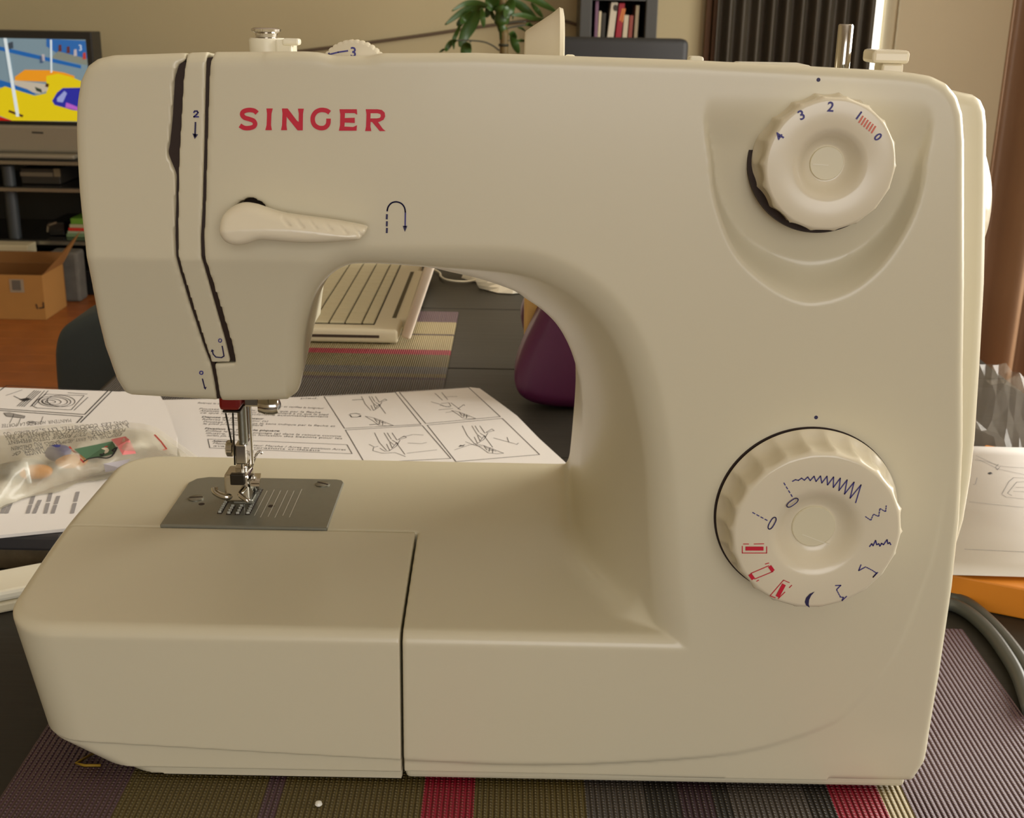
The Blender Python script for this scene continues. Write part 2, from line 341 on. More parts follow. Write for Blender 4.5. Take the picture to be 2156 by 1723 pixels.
# ==================================================================== SEWING MACHINE
SM = thing('sewing_machine', 'cream plastic sewing machine standing on the striped placemat', 'sewing machine', (0.0, 0.08, 0.0022))
YB = 0.16
outer_px = [(275, 838), (258, 831), (240, 802), (215, 732), (200, 672), (185, 592), (172, 512), (165, 452), (160, 400), (156, 330), (154, 270), (156, 215), (163, 172), (178, 140), (200, 124), (232, 117), (300, 115), (440, 110), (640, 109), (668, 111), (700, 118), (770, 119), (800, 113), (1000, 112), (1180, 118), (1450, 127), (1700, 140), (1880, 150), (1930, 155), (1965, 161), (1998, 177), (2020, 203), (2032, 240), (2036, 300), (2036, 600), (2033, 780), (2033, 939), (2026, 1100), (2011, 1245), (1984, 1430), (1958, 1585), (1952, 1612)]
OUT = [atf(*q) for q in outer_px]
ZST = 0.0088; ZHB = atf(460, 849)[2]
OUT += [(OUT[-1][0] - 0.004, 0, ZST), (0.04, 0, ZST), (0.04, 0, 0.05), (-0.06, 0, 0.05), atf(612, 846), atf(540, 849), atf(460, 849)]
hole_px = [(1415, 1335), (1402, 1240), (1392, 1120), (1383, 1000), (1368, 900), (1345, 800), (1312, 718), (1262, 650), (1200, 603), (1130, 574), (1055, 563), (900, 561), (765, 562), (722, 568), (690, 588), (664, 620), (647, 665), (636, 720), (632, 780), (628, 815), (621, 836), (608, 846)]
HOLE = spline([atf(*q) for q in hole_px], 4)
HOLE = HOLE + [atf(600, 847), atf(480, 849), atf(255, 836)] + [(-0.3, 0, ZHB), (-0.3, 0, 0.0), (0.03, 0, 0.0), (HOLE[0][0] + 0.001, 0, 0.0)]
HB = spline([(x, 0, z) for x, z in [(0.029, 0.05), (0.029, 0.085), (0.030, 0.105), (0.0308, 0.13), (0.0292, 0.148), (0.0262, 0.160), (0.0222, 0.170), (0.017, 0.1785), (0.0107, 0.1848), (0.004, 0.1895), (-0.005, 0.1950), (-0.03, 0.2030), (-0.066, 0.2035), (-0.079, 0.2000), (-0.0865, 0.191), (-0.0905, 0.178), (-0.0925, 0.168), (-0.0935, ZHB)]], 4) + [(-0.3, 0, ZHB), (-0.3, 0, 0.0), (0.029, 0, 0.0)]
PANEL = spline([at(*q, y=0) for q in [(1600, 60), (2300, 100), (2300, 450), (2075, 640), (2030, 740), (2011, 830), (1999, 960), (1966, 1158), (1937, 1245), (1904, 1333), (1862, 1410), (1800, 1482), (1730, 1532), (1550, 1585), (1300, 1606), (1100, 1610), (845, 1600), (180, 1562)]], 4) + [(-0.3, 0, at(180, 1562, y=0)[2]), (-0.3, 0, 0.5), (0.1, 0, 0.5)]
RECESS = spline([at(*q, y=0) for q in [(1500, 190), (1497, 350), (1510, 440), (1545, 530), (1600, 590), (1670, 632), (1725, 638), (1790, 618), (1850, 572), (1900, 505), (1935, 430), (1950, 350), (1948, 215), (1720, 150)]], 5, True)
INNER = spline([at(*q, y=0) for q in [(1509, 190), (1505, 340), (1526, 430), (1572, 502), (1640, 545), (1720, 563), (1800, 545), (1865, 495), (1905, 430), (1930, 340), (1942, 215), (1720, 155)]], 5, True)
ZR0 = at(1720, 205, y=0)[2]; ZR1 = at(1720, 575, y=0)[2]
LSOCK = at(528, 455, y=0); RSOCK = 34 / F * 0.437
XSEAM = at(843, 1350, y=0)[0]; YSEAM = 0.0775
FACE = [atf(*q) for q in [(392, 60), (389, 127), (374, 137), (366, 165), (361, 250), (356, 300), (352, 322), (355, 332), (370, 368), (369, 420), (367, 500), (369, 542), (377, 572), (398, 641), (428, 731), (443, 770), (450, 805), (457, 850), (462, 900), (60, 900), (60, 60)]]
STRIP = [atf(*q) for q in [(393, 60), (391, 128), (386, 170), (381, 260), (377, 330), (376, 370), (374.5, 500), (375.5, 538), (384, 571), (405.5, 640), (436, 735), (446.5, 764), (484, 762), (474, 720), (451, 640), (433, 577), (422.5, 541), (421.5, 500), (425, 440), (429, 300), (431, 200), (433, 130), (437, 100), (437, 60)]]
MAINX = [atf(*q) for q in [(447, 60), (446, 118), (441, 140), (438.5, 200), (435.5, 300), (431.5, 440), (428.5, 500), (430, 540), (442, 578), (462.5, 640), (486.5, 720), (497, 765), (450.5, 767), (458, 805), (466, 860), (900, 860), (900, 60)]]
def front_field(X, Z):
    yf = np.zeros(np.broadcast(X, Z).shape, np.float32)
    pd = sd_poly(PANEL, X, Z); yf += (0.0007 * (1 - sstep(0.10, 0.17, Z)) + 0.0009 * sstep(0.10, 0.02, X)) * sstep(0.0, 0.0012, pd) + 0.03 * np.clip(pd - 0.001, 0, 0.02) * sstep(0.014, 0.034, Z) * (1 - sstep(0.10, 0.17, Z))
    yf += 0.0034 * sstep(0.0, 0.0008, ZST - Z)
    rd = np.maximum(0, -sd_poly(RECESS, X, Z)); t_ = np.clip((ZR0 - Z) / (ZR0 - ZR1), 0, 1.15); dep = 0.0105 * t_ * sstep(-0.05, 0.3, t_)
    di = np.maximum(0, sd_poly(INNER, X, Z)); w_ = rd / (rd + di + 1e-6); yf += dep * np.where(rd > 0, sstep(-0.12, 1.1, w_) * np.clip(rd / 0.0012, 0, 1), 0)
    yf += 0.012 * ((X - LSOCK[0]) ** 2 + (Z - LSOCK[2]) ** 2 < RSOCK ** 2)
    return yf
def arm_sdf(xs, ys, zs):
    X = xs[:, None]; Z = zs[None, :]; o2 = sd_poly(OUT, X, Z); h2 = sd_poly(HOLE, X, Z); hb = sd_poly(HB, X, Z)
    yf = front_field(X, Z); slant = SL * np.clip(ZC - Z, 0, None) * (1 - sstep(-0.075, -0.055, X)); yf = yf + np.where(slant < 0.03, slant, 0.03)
    # soft knee where the head starts to lean back
    d = np.empty((len(xs), len(ys), len(zs)), np.float32); step = xs[1] - xs[0]
    for j, y in enumerate(ys):
        g = 1 - (1 - min(1.0, max(0.0, y) / 0.085)) ** 2; gl = min(1.0, max(0.0, (y - 0.022) / 0.13)); gg = gl + (g - gl) * sstep(-0.06, -0.02, X); hh = h2 * (1 - gg) + hb * gg
        D = np.maximum(o2 + 0.10 * max(0.0, y - 0.004) * sstep(0.20, 0.262, Z), -hh); r = 0.0035 + 0.0045 * (1 - sstep(0.004, 0.02, np.abs(hh)))
        r = np.where(X < -0.085, 0.0042, r)
        d[:, j, :] = extr(D, yf, YB, y, r)
    return d
BL, BZ = -0.1985, 0.0810
def bed_sdf(xs, ys, zs, xmax=0.13):
    X = xs[:, None, None]; Y = ys[None, :, None]; Z = zs[None, None, :]
    yf = front_field(xs[:, None], zs[None, :])[:, None, :]
    top = 0.0698 + (BZ - 0.0698) * sstep(-0.03, 0.095, Y) ** 0.8
    inset = 0.19 * np.clip(0.0705 - Z, 0, None) + 1.6 * np.clip(0.0190 - Z, 0, None)
    rp = 0.022; ax = (BL + inset + rp) - X; ay = (yf + rp) - Y; by = Y - (0.169 - rp)
    ey = np.maximum(ay, by); D = np.sqrt(np.maximum(ax, 0) ** 2 + np.maximum(ey, 0) ** 2) + np.minimum(np.maximum(ax, ey), 0) - rp
    D = np.maximum(D, X - xmax); r = 0.005
    dx = D + r; dz = np.maximum(Z - top, 0.0028 - Z) + r
    dz2 = (Z - top) + r
    d = np.minimum(np.maximum(dx, dz2), 0) + np.sqrt(np.maximum(dx, 0) ** 2 + np.maximum(dz2, 0) ** 2) - r
    return np.maximum(d, 0.0036 - Z).astype(np.float32)
def xz3(pts, xs, zs): return sd_poly(pts, xs[:, None], zs[None, :])[:, None, :]
def body_fn(xs, ys, zs):
    a = arm_sdf(xs, ys, zs); a = np.maximum(a, (0.0026 - zs)[None, None, :])
    head = (xs[:, None, None] < -0.08) & (zs[None, None, :] > 0.12)
    mx = xz3(MAINX, xs, zs); back = 0.05 - ys[None, :, None]
    a = np.where(xs[:, None, None] < -0.055, np.maximum(a, np.minimum(mx, np.maximum(mx, back) if False else mx)), a)
    a = np.maximum(a, np.where(xs[:, None, None] < -0.06, mx, -1))
    b = bed_sdf(xs, ys, zs); ext = np.maximum(xs[:, None, None] - (XSEAM + 0.0007), ys[None, :, None] - (YSEAM + 0.0002)); b = np.maximum(np.maximum(b, -ext), (ZST - zs)[None, None, :])
    k = (0.012 * sstep(0.004, 0.016, ys))[None, :, None] * sstep(-0.02, 0.01, xs)[:, None, None]
    return smin(a, b, k)
body = sdf_obj('body', body_fn, ((-0.2, 0.205), (-0.004, 0.175), (0.0, 0.3)), 0.00095, CREAM, SM)
def face_fn(xs, ys, zs): return np.maximum(arm_sdf(xs, ys, zs), xz3(FACE, xs, zs))
sdf_obj('face_plate', face_fn, ((-0.165, -0.09), (-0.004, 0.165), (0.125, 0.3)), 0.001, CREAM, SM)
def strip_fn(xs, ys, zs): return np.maximum(np.maximum(arm_sdf(xs, ys, zs), xz3(STRIP, xs, zs)), (ys - 0.06)[None, :, None])
sdf_obj('thread_guide_cover', strip_fn, ((-0.125, -0.09), (-0.004, 0.065), (0.135, 0.3)), 0.0007, CREAM, SM)
def ext_fn(xs, ys, zs): return np.maximum(np.maximum(bed_sdf(xs, ys, zs), (xs - XSEAM + 0.0003)[:, None, None]), (ys - YSEAM)[None, :, None])
sdf_obj('extension_table', ext_fn, ((-0.2, -0.036), (-0.004, 0.082), (0.0, 0.09)), 0.0006, CREAM, SM)
# dark strips standing in for the deep shade inside the thread slots
def slot_shade(name, L, R, dep, off):
    v = []; f = []; n = len(L)
    for a, b in zip(L, R):
        for px, py in (a, b):
            P = atf(px, py); v += [(P[0], P[1] + off, P[2]), (P[0], P[1] + off + dep, P[2])]
    for i in range(n - 1):
        b = i * 4; f += [(b, b + 2, b + 6, b + 4), (b + 1, b + 5, b + 7, b + 3), (b, b + 4, b + 5, b + 1), (b + 2, b + 3, b + 7, b + 6)]
    f += [(0, 1, 3, 2), (4 * n - 4, 4 * n - 2, 4 * n - 1, 4 * n - 3)]
    return link(name, mesh_py(v, f), DARKIN, SM)
slot_shade('thread_slot_shade', [(384, 131), (372, 140), (364, 170), (359, 250), (354, 300), (350, 322), (353, 335), (368, 370), (367, 420), (365, 500), (367, 543), (375, 573), (396, 642), (426, 732), (441, 770), (448, 806), (455, 842)], [(392, 131), (391, 140), (389, 170), (384, 250), (381, 300), (380, 322), (379, 335), (378, 370), (377, 420), (376.5, 500), (378, 538), (386, 570), (408, 639), (438, 733), (450, 766), (459, 804), (466, 842)], 0.012, 0.0016)
slot_shade('thread_slot_shade', [(435, 122), (431, 140), (429, 200), (427, 300), (423, 440), (419.5, 500), (420.5, 542), (431, 578), (449, 641), (472, 721), (482, 761)], [(447, 122), (443, 140), (440.5, 200), (437.5, 300), (433.5, 440), (430.5, 500), (432, 540), (444, 578), (464.5, 640), (488.5, 720), (498.5, 763)], 0.012, 0.0014)
cyl('take_up_lever', (atf(372, 300)[0], 0.014, atf(372, 300)[2]), (atf(366, 250)[0], 0.016, atf(366, 250)[2]), 0.002, DARKM, SM)
# base plate under everything
bp_pts = [at(*q, y=0.006) for q in [(250, 1632), (1905, 1640)]]
box('base_plate', (XSEAM + 0.0009, bp_pts[1][0], 0.0048, 0.155, 0.0036, 0.0118), CREAM, SM, bev=0.0022, seg=3)
box('arm_base', (-0.16, XSEAM + 0.002, 0.081, 0.155, 0.0036, 0.012), CREAM, SM, bev=0.002)
for fx in (-0.13, 0.14):
    for fy in (0.03, 0.13): lathe('rubber_foot', (fx, fy, 0.0022), (0, 0, 1), [(0.007, 0.0001), (0.008, 0.0018)], BLACKP, SM, n=16)
# rear half of the housing and the hand wheel
rc_px = [(1990, 185), (2034, 197), (2056, 201), (2072, 212), (2081, 232), (2084, 262), (2084, 400), (2079, 600), (2069, 780), (2059, 930), (2050, 1010), (2035, 1100), (2005, 1200)]
RC = [at(*q, y=0.075) for q in rc_px]; RC = [(p[0], 0.075, p[2]) for p in RC if p[2] > 0.02]; RC += [(RC[-1][0] - 0.012, 0.075, ZST), (0.1, 0.075, ZST), (0.1, 0.075, RC[0][2])]
sharp_smooth(prism('rear_cover', RC, (0, 0.086, 0), CREAM, SM, bev=0.005, seg=4), 50)
hw = at(2092, 468, y=0.10); HWX = 0.172; hl = hw[0] - HWX
lathe('hand_wheel', (HWX, 0.12, hw[2] + 0.004), (1, 0, 0), [(0.015, 0), (0.031, 0.002), (0.0325, 0.005), (0.032, hl - 0.010), (0.029, hl - 0.006), (0.022, hl - 0.0025), (0.012, hl - 0.0006), (0.004, hl)], CREAM2, SM, n=96, ribs=24, ribd=0.02, ribr=(0.003, hl - 0.009))
# ---- dials
def dial(name, back_px, rb_px, yb_, yfr, rf_px, ribs, phase_name=None):
    C0 = at(*back_px, y=yb_); zc = (C0 - CAM) @ _f; rb = rb_px / F * zc; C1 = at(0, 0, y=0)
    zc1 = (np.array([C0[0], yfr, C0[2]]) - CAM) @ _f; rf = rf_px / F * zc1; D = yb_ - yfr
    u = rf / 167.0
    prof = [(rb * 0.86, 0), (rb, 0.0004), (rb, 0.0012), (rb * 0.985, 0.0022), (rb * 0.94, D * 0.45), (rf * 1.02, D - 0.0022), (rf * 0.99, D - 0.0009), (rf * 0.955, D - 0.0001), (rf * 0.93, D), (rf * 0.57, D), (rf * 0.52, D - 0.0003), (rf * 0.46, D - 0.0012), (rf * 0.40, D - 0.003), (rf * 0.34, D - 0.0046), (rf * 0.29, D - 0.0054), (rf * 0.262, D - 0.0056)]
    n = 240; O = Vector((C0[0], yb_, C0[2])); v = []; f = []
    for i, (r, h) in enumerate(prof):
        w = {2: 0.25, 3: 1.0, 4: 1.0, 5: 0.75, 6: 0.25}.get(i, 0.0)
        for k in range(n):
            a = 2 * math.pi * k / n; tw = a - (0.12 if i < 5 else 0.0) * (1 - i / 5.0)
            s = abs(math.sin(ribs * tw / 2)); rr = r * (1 - 0.05 * w * (s ** 0.7)) 
            v.append(O + Vector((math.cos(a) * rr, -h, math.sin(a) * rr)))
    P = len(prof)
    for i in range(P - 1):
        for k in range(n): f.append((i * n + k, i * n + (k + 1) % n, (i + 1) * n + (k + 1) % n, (i + 1) * n + k))
    f.append(tuple(range(n))); f.append(tuple((P - 1) * n + k for k in range(n)))
    o = link(name, mesh_py(v, f), CREAM2, SM); sharp_smooth(o, 55)
    h = lathe('hub_cap', (C0[0], yfr + 0.0056, C0[2]), (0, -1, 0), [(rf * 0.255, -0.001), (rf * 0.255, 0.0004), (rf * 0.245, 0.0007)], HUBM, o, n=48)
    h['label'] = 'round grey-cream cap in the centre of the knob'
    return o, C0, rf, h
DY2 = -0.0180
d2, C2, rf2, h2 = dial('stitch_pattern_dial', (1698, 1082), 190, -0.0012, DY2, 181, 22)
d2['label'] = 'large ribbed stitch selector knob with blue and red symbols'
DY1 = -0.0100
d1, C1_, rf1, h1 = dial('stitch_length_dial', (1729, 338), 147, 0.0030, DY1, 141, 18)
d1['label'] = 'upper ribbed knob numbered 0 to 4'
NF = (0, -1, 0)
cz = at(1695, 1080, y=0); lathe('dial_shadow_disc', (cz[0], 0.0005, cz[2]), NF, [(192 / F * ((cz - CAM) @ _f), 0), (192 / F * ((cz - CAM) @ _f), 0.0008)], DARKIN, SM, n=96)  # dark disc stands in for the shadow gap behind the lower dial
cz = at(1726, 337, y=0.0030); dzz = math.atan(0.0105 / (ZR0 - ZR1)); lathe('dial_shadow_disc', cz, (0, -math.cos(dzz), math.sin(dzz)), [(152 / F * ((cz - CAM) @ _f), -0.002), (152 / F * ((cz - CAM) @ _f), 0.0004)], DARKIN, SM, n=96)  # dark disc stands in for the shadow crescent behind the upper dial
def onp(y): return lambda px, py: at(px, py, y=y)
q2 = onp(DY2 - 0.00025); q1 = onp(DY1 - 0.00025); qh2 = onp(DY2 + 0.0056 - 0.0009); qh1 = onp(DY1 + 0.0056 - 0.0009)
def LL(x, y): return (1400 + x / 3.313, 820 + y / 3.313)
def pw(n, y=0.0): return n / F * (0.43 + y)      # pixels on the machine front to metres
strokes('slot_mark', [[qh2(1690, 1126), qh2(1748, 1148)]], pw(2), NF, WHITEP, h2)
strokes('slot_mark', [[qh1(1712, 346), qh1(1744, 348)]], pw(2), NF, WHITEP, h1)
# lower dial symbols
zz = []
N = 22
for i in range(N + 1):
    t = i / N; c = np.array(LL(890, 640)) * (1 - t) ** 2 + 2 * t * (1 - t) * np.array(LL(1120, 580)) + t * t * np.array(LL(1362, 735)); amp = (3 + 62 * t ** 1.3) / 3.313
    dr = np.array([0.5 * t + 0.05, -1.0]); dr /= np.linalg.norm(dr); zz.append(q2(*(c + dr * amp * (1 if i % 2 else -1))))
strokes('zigzag_symbol', [zz], pw(2.3), NF, BLUE, d2)
def dash(a, b, n=4, q=q2):
    A, B = np.array(a), np.array(b); return [[q(*(A + (B - A) * (i + 0.15) / n)), q(*(A + (B - A) * (i + 0.7) / n))] for i in range(n)]
def loopc(c, l, w, ang, q=q2, k=20):
    ca, sa = math.cos(ang), math.sin(ang); pts = []
    for i in range(k + 1):
        a = 2 * math.pi * i / k; ex = math.copysign(abs(math.cos(a)) ** 0.7, math.cos(a)) * l; ey = math.sin(a) * w
        pts.append(q(c[0] + ex * ca - ey * sa, c[1] + ex * sa + ey * ca))
    return pts
strokes('straight_stitch_symbol', dash(LL(828, 650), LL(893, 757)) + [loopc(LL(890, 792), 14, 5, -0.62)], pw(2.3), NF, BLUE, d2)
strokes('straight_stitch_symbol', dash(LL(608, 858), LL(722, 920)) + [loopc(LL(748, 935), 14, 5, -1.05)], pw(2.3), NF, BLUE, d2)
def pl(pts, q=q2): return [q(*LL(*p)) for p in pts]
strokes('multi_zigzag_symbol', dash(LL(1398, 888), LL(1437, 915), 3) + dash(LL(1437, 915), LL(1455, 872), 3) + dash(LL(1455, 872), LL(1492, 888), 3) + dash(LL(1492, 888), LL(1500, 832), 3) + dash(LL(1500, 832), LL(1540, 855), 3) + dash(LL(1540, 855), LL(1545, 808), 3), pw(2.2), NF, BLUE, d2)
strokes('wave_symbol', [pl([(1428, 1098), (1443, 1078), (1452, 1092), (1470, 1055), (1478, 1085), (1492, 1078), (1500, 1095), (1512, 1075), (1525, 1085), (1550, 1050), (1556, 1078), (1568, 1070), (1576, 1085)])], pw(2.6), NF, BLUE, d2)
strokes('blind_hem_symbol', [pl([(1368, 1225), (1352, 1266), (1400, 1240)]), pl([(1455, 1270), (1476, 1282), (1452, 1312), (1485, 1278)])] + dash(LL(1405, 1242), LL(1455, 1268), 4), pw(2.3), NF, BLUE, d2)
strokes('blind_hem_symbol', [pl([(1190, 1370), (1228, 1368), (1198, 1398)]), pl([(1222, 1450), (1245, 1452), (1236, 1475), (1268, 1445)])] + dash(LL(1198, 1400), LL(1225, 1450), 4), pw(2.3), NF, BLUE, d2)
moon = [LL(*p) for p in [(1045, 1412), (1010, 1428), (985, 1455), (976, 1485), (985, 1508), (1010, 1524), (1003, 1500), (1006, 1470), (1020, 1440)]]
poly_face('crescent_symbol', [[q2(*p) for p in moon]], DOT, d2)
def quadc(c, l, w, ang, q=q2): ca, sa = math.cos(ang), math.sin(ang); return [q(c[0] + a * l * ca - b * w * sa, c[1] + a * l * sa + b * w * ca) for a, b in ((-1, -1), (1, -1), (1, 1), (-1, 1))]
def closed(p): return p + [p[0]]
poly_face('buttonhole_symbol', [quadc(LL(625, 1112), 19, 4.2, 0.0)], RED, d2)
strokes('buttonhole_symbol', [pl([(540, 1095), (540, 1143), (710, 1143), (710, 1098)]), pl([(548, 1080), (585, 1080)]), pl([(622, 1080), (690, 1078)])], pw(1.8), NF, RED, d2)
poly_face('buttonhole_symbol', [quadc(LL(605, 1308), 4, 6.5, -0.62), quadc(LL(743, 1252), 4, 6.5, -0.62)], RED, d2)
strokes('buttonhole_symbol', [pl([(600, 1285), (725, 1232)]), pl([(625, 1325), (755, 1272)]), pl([(640, 1340), (655, 1332)]), pl([(700, 1220), (725, 1213)])], pw(1.8), NF, RED, d2)
poly_face('buttonhole_symbol', [quadc(LL(808, 1405), 15, 4.2, -1.08)], RED, d2)
strokes('buttonhole_symbol', [pl([(735, 1440), (828, 1332), (868, 1350)]), pl([(735, 1442), (770, 1455)]), pl([(790, 1462), (838, 1415)]), pl([(868, 1385), (885, 1368)])], pw(1.8), NF, RED, d2)
lathe('index_dot', at(1718, 879, y=0.0001), NF, [(pw(4.2), 0), (pw(4.2), 0.0002)], DOT, SM, n=20)
lathe('index_dot', at(1723, 168, y=0.0001), NF, [(pw(4.0), 0), (pw(4.0), 0.0002)], DOT, SM, n=20)
# upper dial numbers
def num(s, px, py, ang, h):
    a = math.radians(ang); return text('printed_number', s, q1(px, py), (math.cos(a), 0, -math.sin(a)), (math.sin(a), 0, math.cos(a)), h / 0.72 / F * 0.415, BLUE, d1, bold=0.00008)
num('2', 1749, 226, 2, 20); num('3', 1688, 243, -28, 20); num('4', 1642, 288, -58, 19); num('1', 1808, 244, 32, 18); num('0', 1848, 289, 48, 17)
strokes('fine_stitch_band', [[q1(1812 + i * 5.3 + 5, 245 + i * 4.3), q1(1812 + i * 5.3 - 3, 245 + i * 4.3 + 13)] for i in range(6)], pw(3.2), NF, mat('coral_print', (226, 118, 96), 0.5), d1)
# ---- printed marks on the front
def fq(px, py): return atf(px, py, 0.0003)
def sring(c, rx, ry, a0, a1, n=16): return [fq(c[0] + rx * math.cos(math.radians(a0 + (a1 - a0) * i / n)), c[1] + ry * math.sin(math.radians(a0 + (a1 - a0) * i / n))) for i in range(n + 1)]
# brand lettering, letter by letter, heavy strokes
def outline(P): return [[fq(500 + x / 4.308, 20 + y / 4.308) for x, y in P]]
letters = {
 'I': [[(262, 898), (320, 898), (308, 945), (304, 1050), (312, 1095), (252, 1095), (264, 1050), (268, 945)]],
 'N': [[(403, 898), (455, 898), (540, 1010), (555, 1020), (556, 945), (548, 900), (602, 900), (594, 945), (592, 1097), (545, 1097), (455, 985), (446, 972), (444, 1050), (450, 1095), (395, 1095), (404, 1050), (408, 945)]],
 'E': [[(925, 905), (1083, 905), (1086, 955), (1060, 940), (975, 940), (973, 985), (1064, 982), (1064, 1030), (973, 1026), (970, 1062), (1050, 1066), (1084, 1050), (1080, 1100), (920, 1100), (930, 1050), (932, 950)]],
 'R': [[(1163, 905), (1270, 905), (1310, 912), (1335, 935), (1340, 970), (1325, 1000), (1290, 1018), (1275, 1022), (1320, 1085), (1345, 1103), (1290, 1103), (1222, 1022), (1208, 1020), (1206, 1060), (1214, 1103), (1158, 1103), (1166, 1060), (1170, 950)]]}
for ch, P in letters.items(): poly_face('brand_letter', outline(P[0]), RED, SM)
poly_face('brand_letter_counter', [[atf(500 + x / 4.308, 20 + y / 4.308, 0.00045) for x, y in [(1208, 942), (1270, 942), (1296, 950), (1300, 968), (1292, 982), (1268, 988), (1206, 988)]]], CREAM, SM)
def band(P, wd):                   # one closed strip, so that no two faces overlap
    C_ = spline(P, 6); v = []; f = []
    for i, p in enumerate(C_):
        t = C_[min(i + 1, len(C_) - 1)] - C_[max(i - 1, 0)]; t = t / np.linalg.norm(t); n_ = np.array([-t[1], t[0]]) * wd / 2
        for s in (1, -1): x, y = p + n_ * s; v.append(fq(500 + x / 4.308, 20 + y / 4.308))
    for i in range(len(C_) - 1): f.append((2 * i, 2 * i + 1, 2 * i + 3, 2 * i + 2))
    return link('brand_letter', mesh_py(v, f), RED, SM)
band([(178, 940), (150, 918), (100, 912), (55, 925), (42, 952), (62, 980), (105, 994), (145, 1010), (160, 1038), (145, 1064), (105, 1076), (60, 1074), (22, 1052)], 41)
band([(836, 936), (805, 917), (755, 912), (712, 930), (686, 968), (683, 1010), (700, 1050), (740, 1074), (785, 1074), (812, 1055), (824, 1030), (826, 990)], 41)
def CC(x, y): return (420 + x / 4.492, 380 + y / 4.492)
arc = [CC(1775, 290), CC(1785, 250), CC(1815, 215), CC(1860, 203), CC(1908, 218), CC(1938, 255), CC(1947, 300)]
strokes('reverse_arrow', [[fq(*p) for p in spline(arc, 5)] + [fq(*CC(1945, 440))]], pw(3), NF, BLUE, SM)
strokes('reverse_arrow', [[fq(*CC(1773, y)), fq(*CC(1771, y + 38))] for y in (325, 392, 455)], pw(4), NF, DOT, SM)
poly_face('reverse_arrow', [[fq(*CC(*p)) for p in ((1922, 430), (1966, 430), (1943, 488))]], DOT, SM)
strokes('thread_path_arrow', [[fq(411.5, 258), fq(410.5, 287)]], pw(3.4), NF, DOT, SM)
poly_face('thread_path_arrow', [[fq(405, 281), fq(417, 283), fq(410, 293)]], DOT, SM)
strokes('thread_path_number', [[fq(408, 237), fq(410, 234), fq(415, 234), fq(417, 237), fq(414, 241), fq(408, 246), fq(418, 246)]], pw(3), NF, BLUE, SM)
def SS(x, y): return (330 + x / 5.383, 540 + y / 5.383)
strokes('thread_path_arrow', [[fq(*SS(*p)) for p in ((742, 1018), (762, 1130), (735, 1148), (670, 1142), (640, 1110), (630, 1070))]], pw(2.8), NF, DOT, SM)
poly_face('thread_path_arrow', [[fq(*SS(*p)) for p in ((612, 1085), (625, 1052), (652, 1072))]], DOT, SM)
strokes('thread_path_number', [loopc(SS(718, 955), 3.2, 3.6, 0.2, fq, 10)], pw(2), NF, BLUE, SM)
strokes('thread_path_number', [loopc(SS(505, 1320), 3.4, 3.4, 0.2, fq, 10)], pw(2.4), NF, BLUE, SM)
strokes('thread_path_arrow', [[fq(*SS(518, 1390)), fq(*SS(543, 1490))]], pw(2.8), NF, DOT, SM)
poly_face('thread_path_arrow', [[fq(*SS(*p)) for p in ((530, 1488), (566, 1480), (552, 1512))]], DOT, SM)
# ---- reverse lever
lev_px = [(464, 480), (467, 456), (481, 441), (505, 431), (532, 433), (560, 442), (600, 453), (700, 467), (764, 479), (770, 488), (762, 500), (744, 508), (650, 512), (572, 506), (546, 505), (522, 512), (500, 515), (480, 509), (468, 496)]
LEV = spline([at(*q, y=-0.011) for q in lev_px], 4, True)
def lev_fn(xs, ys, zs):
    X, Z = xs[:, None], zs[None, :]; t = np.clip((X - LEV[0][0]) / 0.05, 0, 1); d2_ = sd_poly(LEV, X, Z)
    zm = LEV[0][2] - 0.0005 - 0.0032 * t + 0.0022 * np.sin(np.clip(t, 0, 1) * 3.1)
    fr = -0.0150 + 0.0030 * t + 0.55 * np.clip(Z - zm, 0, None) + 0.0 * X
    fr = fr + 0.0004 * (np.sin((X + Z) * 1500) > 0.6) * (t > 0.42) * (Z > zm + 0.001)
    return extr(d2_[:, None, :], fr[:, None, :], -0.0035 + 0.0 * fr[:, None, :], ys[None, :, None], 0.0026).astype(np.float32)
lx = [p[0] for p in LEV]; lz = [p[2] for p in LEV]
sdf_obj('reverse_lever', lev_fn, ((min(lx) - .002, max(lx) + .002), (-0.018, 0.0), (min(lz) - .002, max(lz) + .002)), 0.0005, CREAM2, SM)
lathe('lever_socket', (LSOCK[0], 0.0118, LSOCK[2]), NF, [(RSOCK * 0.98, 0), (RSOCK * 0.98, 0.002)], DARKIN, SM, n=32)
cyl('lever_shaft', (LSOCK[0] - 0.003, 0.010, LSOCK[2] - 0.004), (LSOCK[0] - 0.003, -0.005, LSOCK[2] - 0.004), 0.0035, CREAM2, SM)
# ---- needle plate and feed
PZ = BZ + 0.0004
pc = [at(340, 1100, z=PZ), at(692, 1112, z=PZ), at(715, 1012, z=PZ), at(410, 1004, z=PZ)]
x0, x1 = (pc[0][0] + pc[3][0]) / 2 - 0.0003, (pc[1][0] + pc[2][0]) / 2 + 0.001; y0, y1 = YSEAM + 0.0004, (pc[2][1] + pc[3][1]) / 2
ring = [(x0, y0), (x1, y0), (x1, y1 - 0.004), (x1 - 0.0012, y1 - 0.0012), (x1 - 0.004, y1), (x0 + 0.008, y1), (x0 + 0.0025, y1 - 0.0025), (x0, y1 - 0.008)]
npl = prism('needle_plate', [(a, b, PZ - 0.003) for a, b in ring], (0, 0, 0.0034), PLATE, SM, bev=0.0004, seg=1)
TZ = PZ + 0.0004; npl['label'] = 'grey steel needle plate'
def tz(px, py, e=0.00012): return at(px, py, z=TZ + e)
def NN(x, y): return (320 + x / 4.307, 740 + y / 4.307)
UPN = (0, 0, 1)
gl = mat('engraved_line', (205, 203, 190), 0.5)
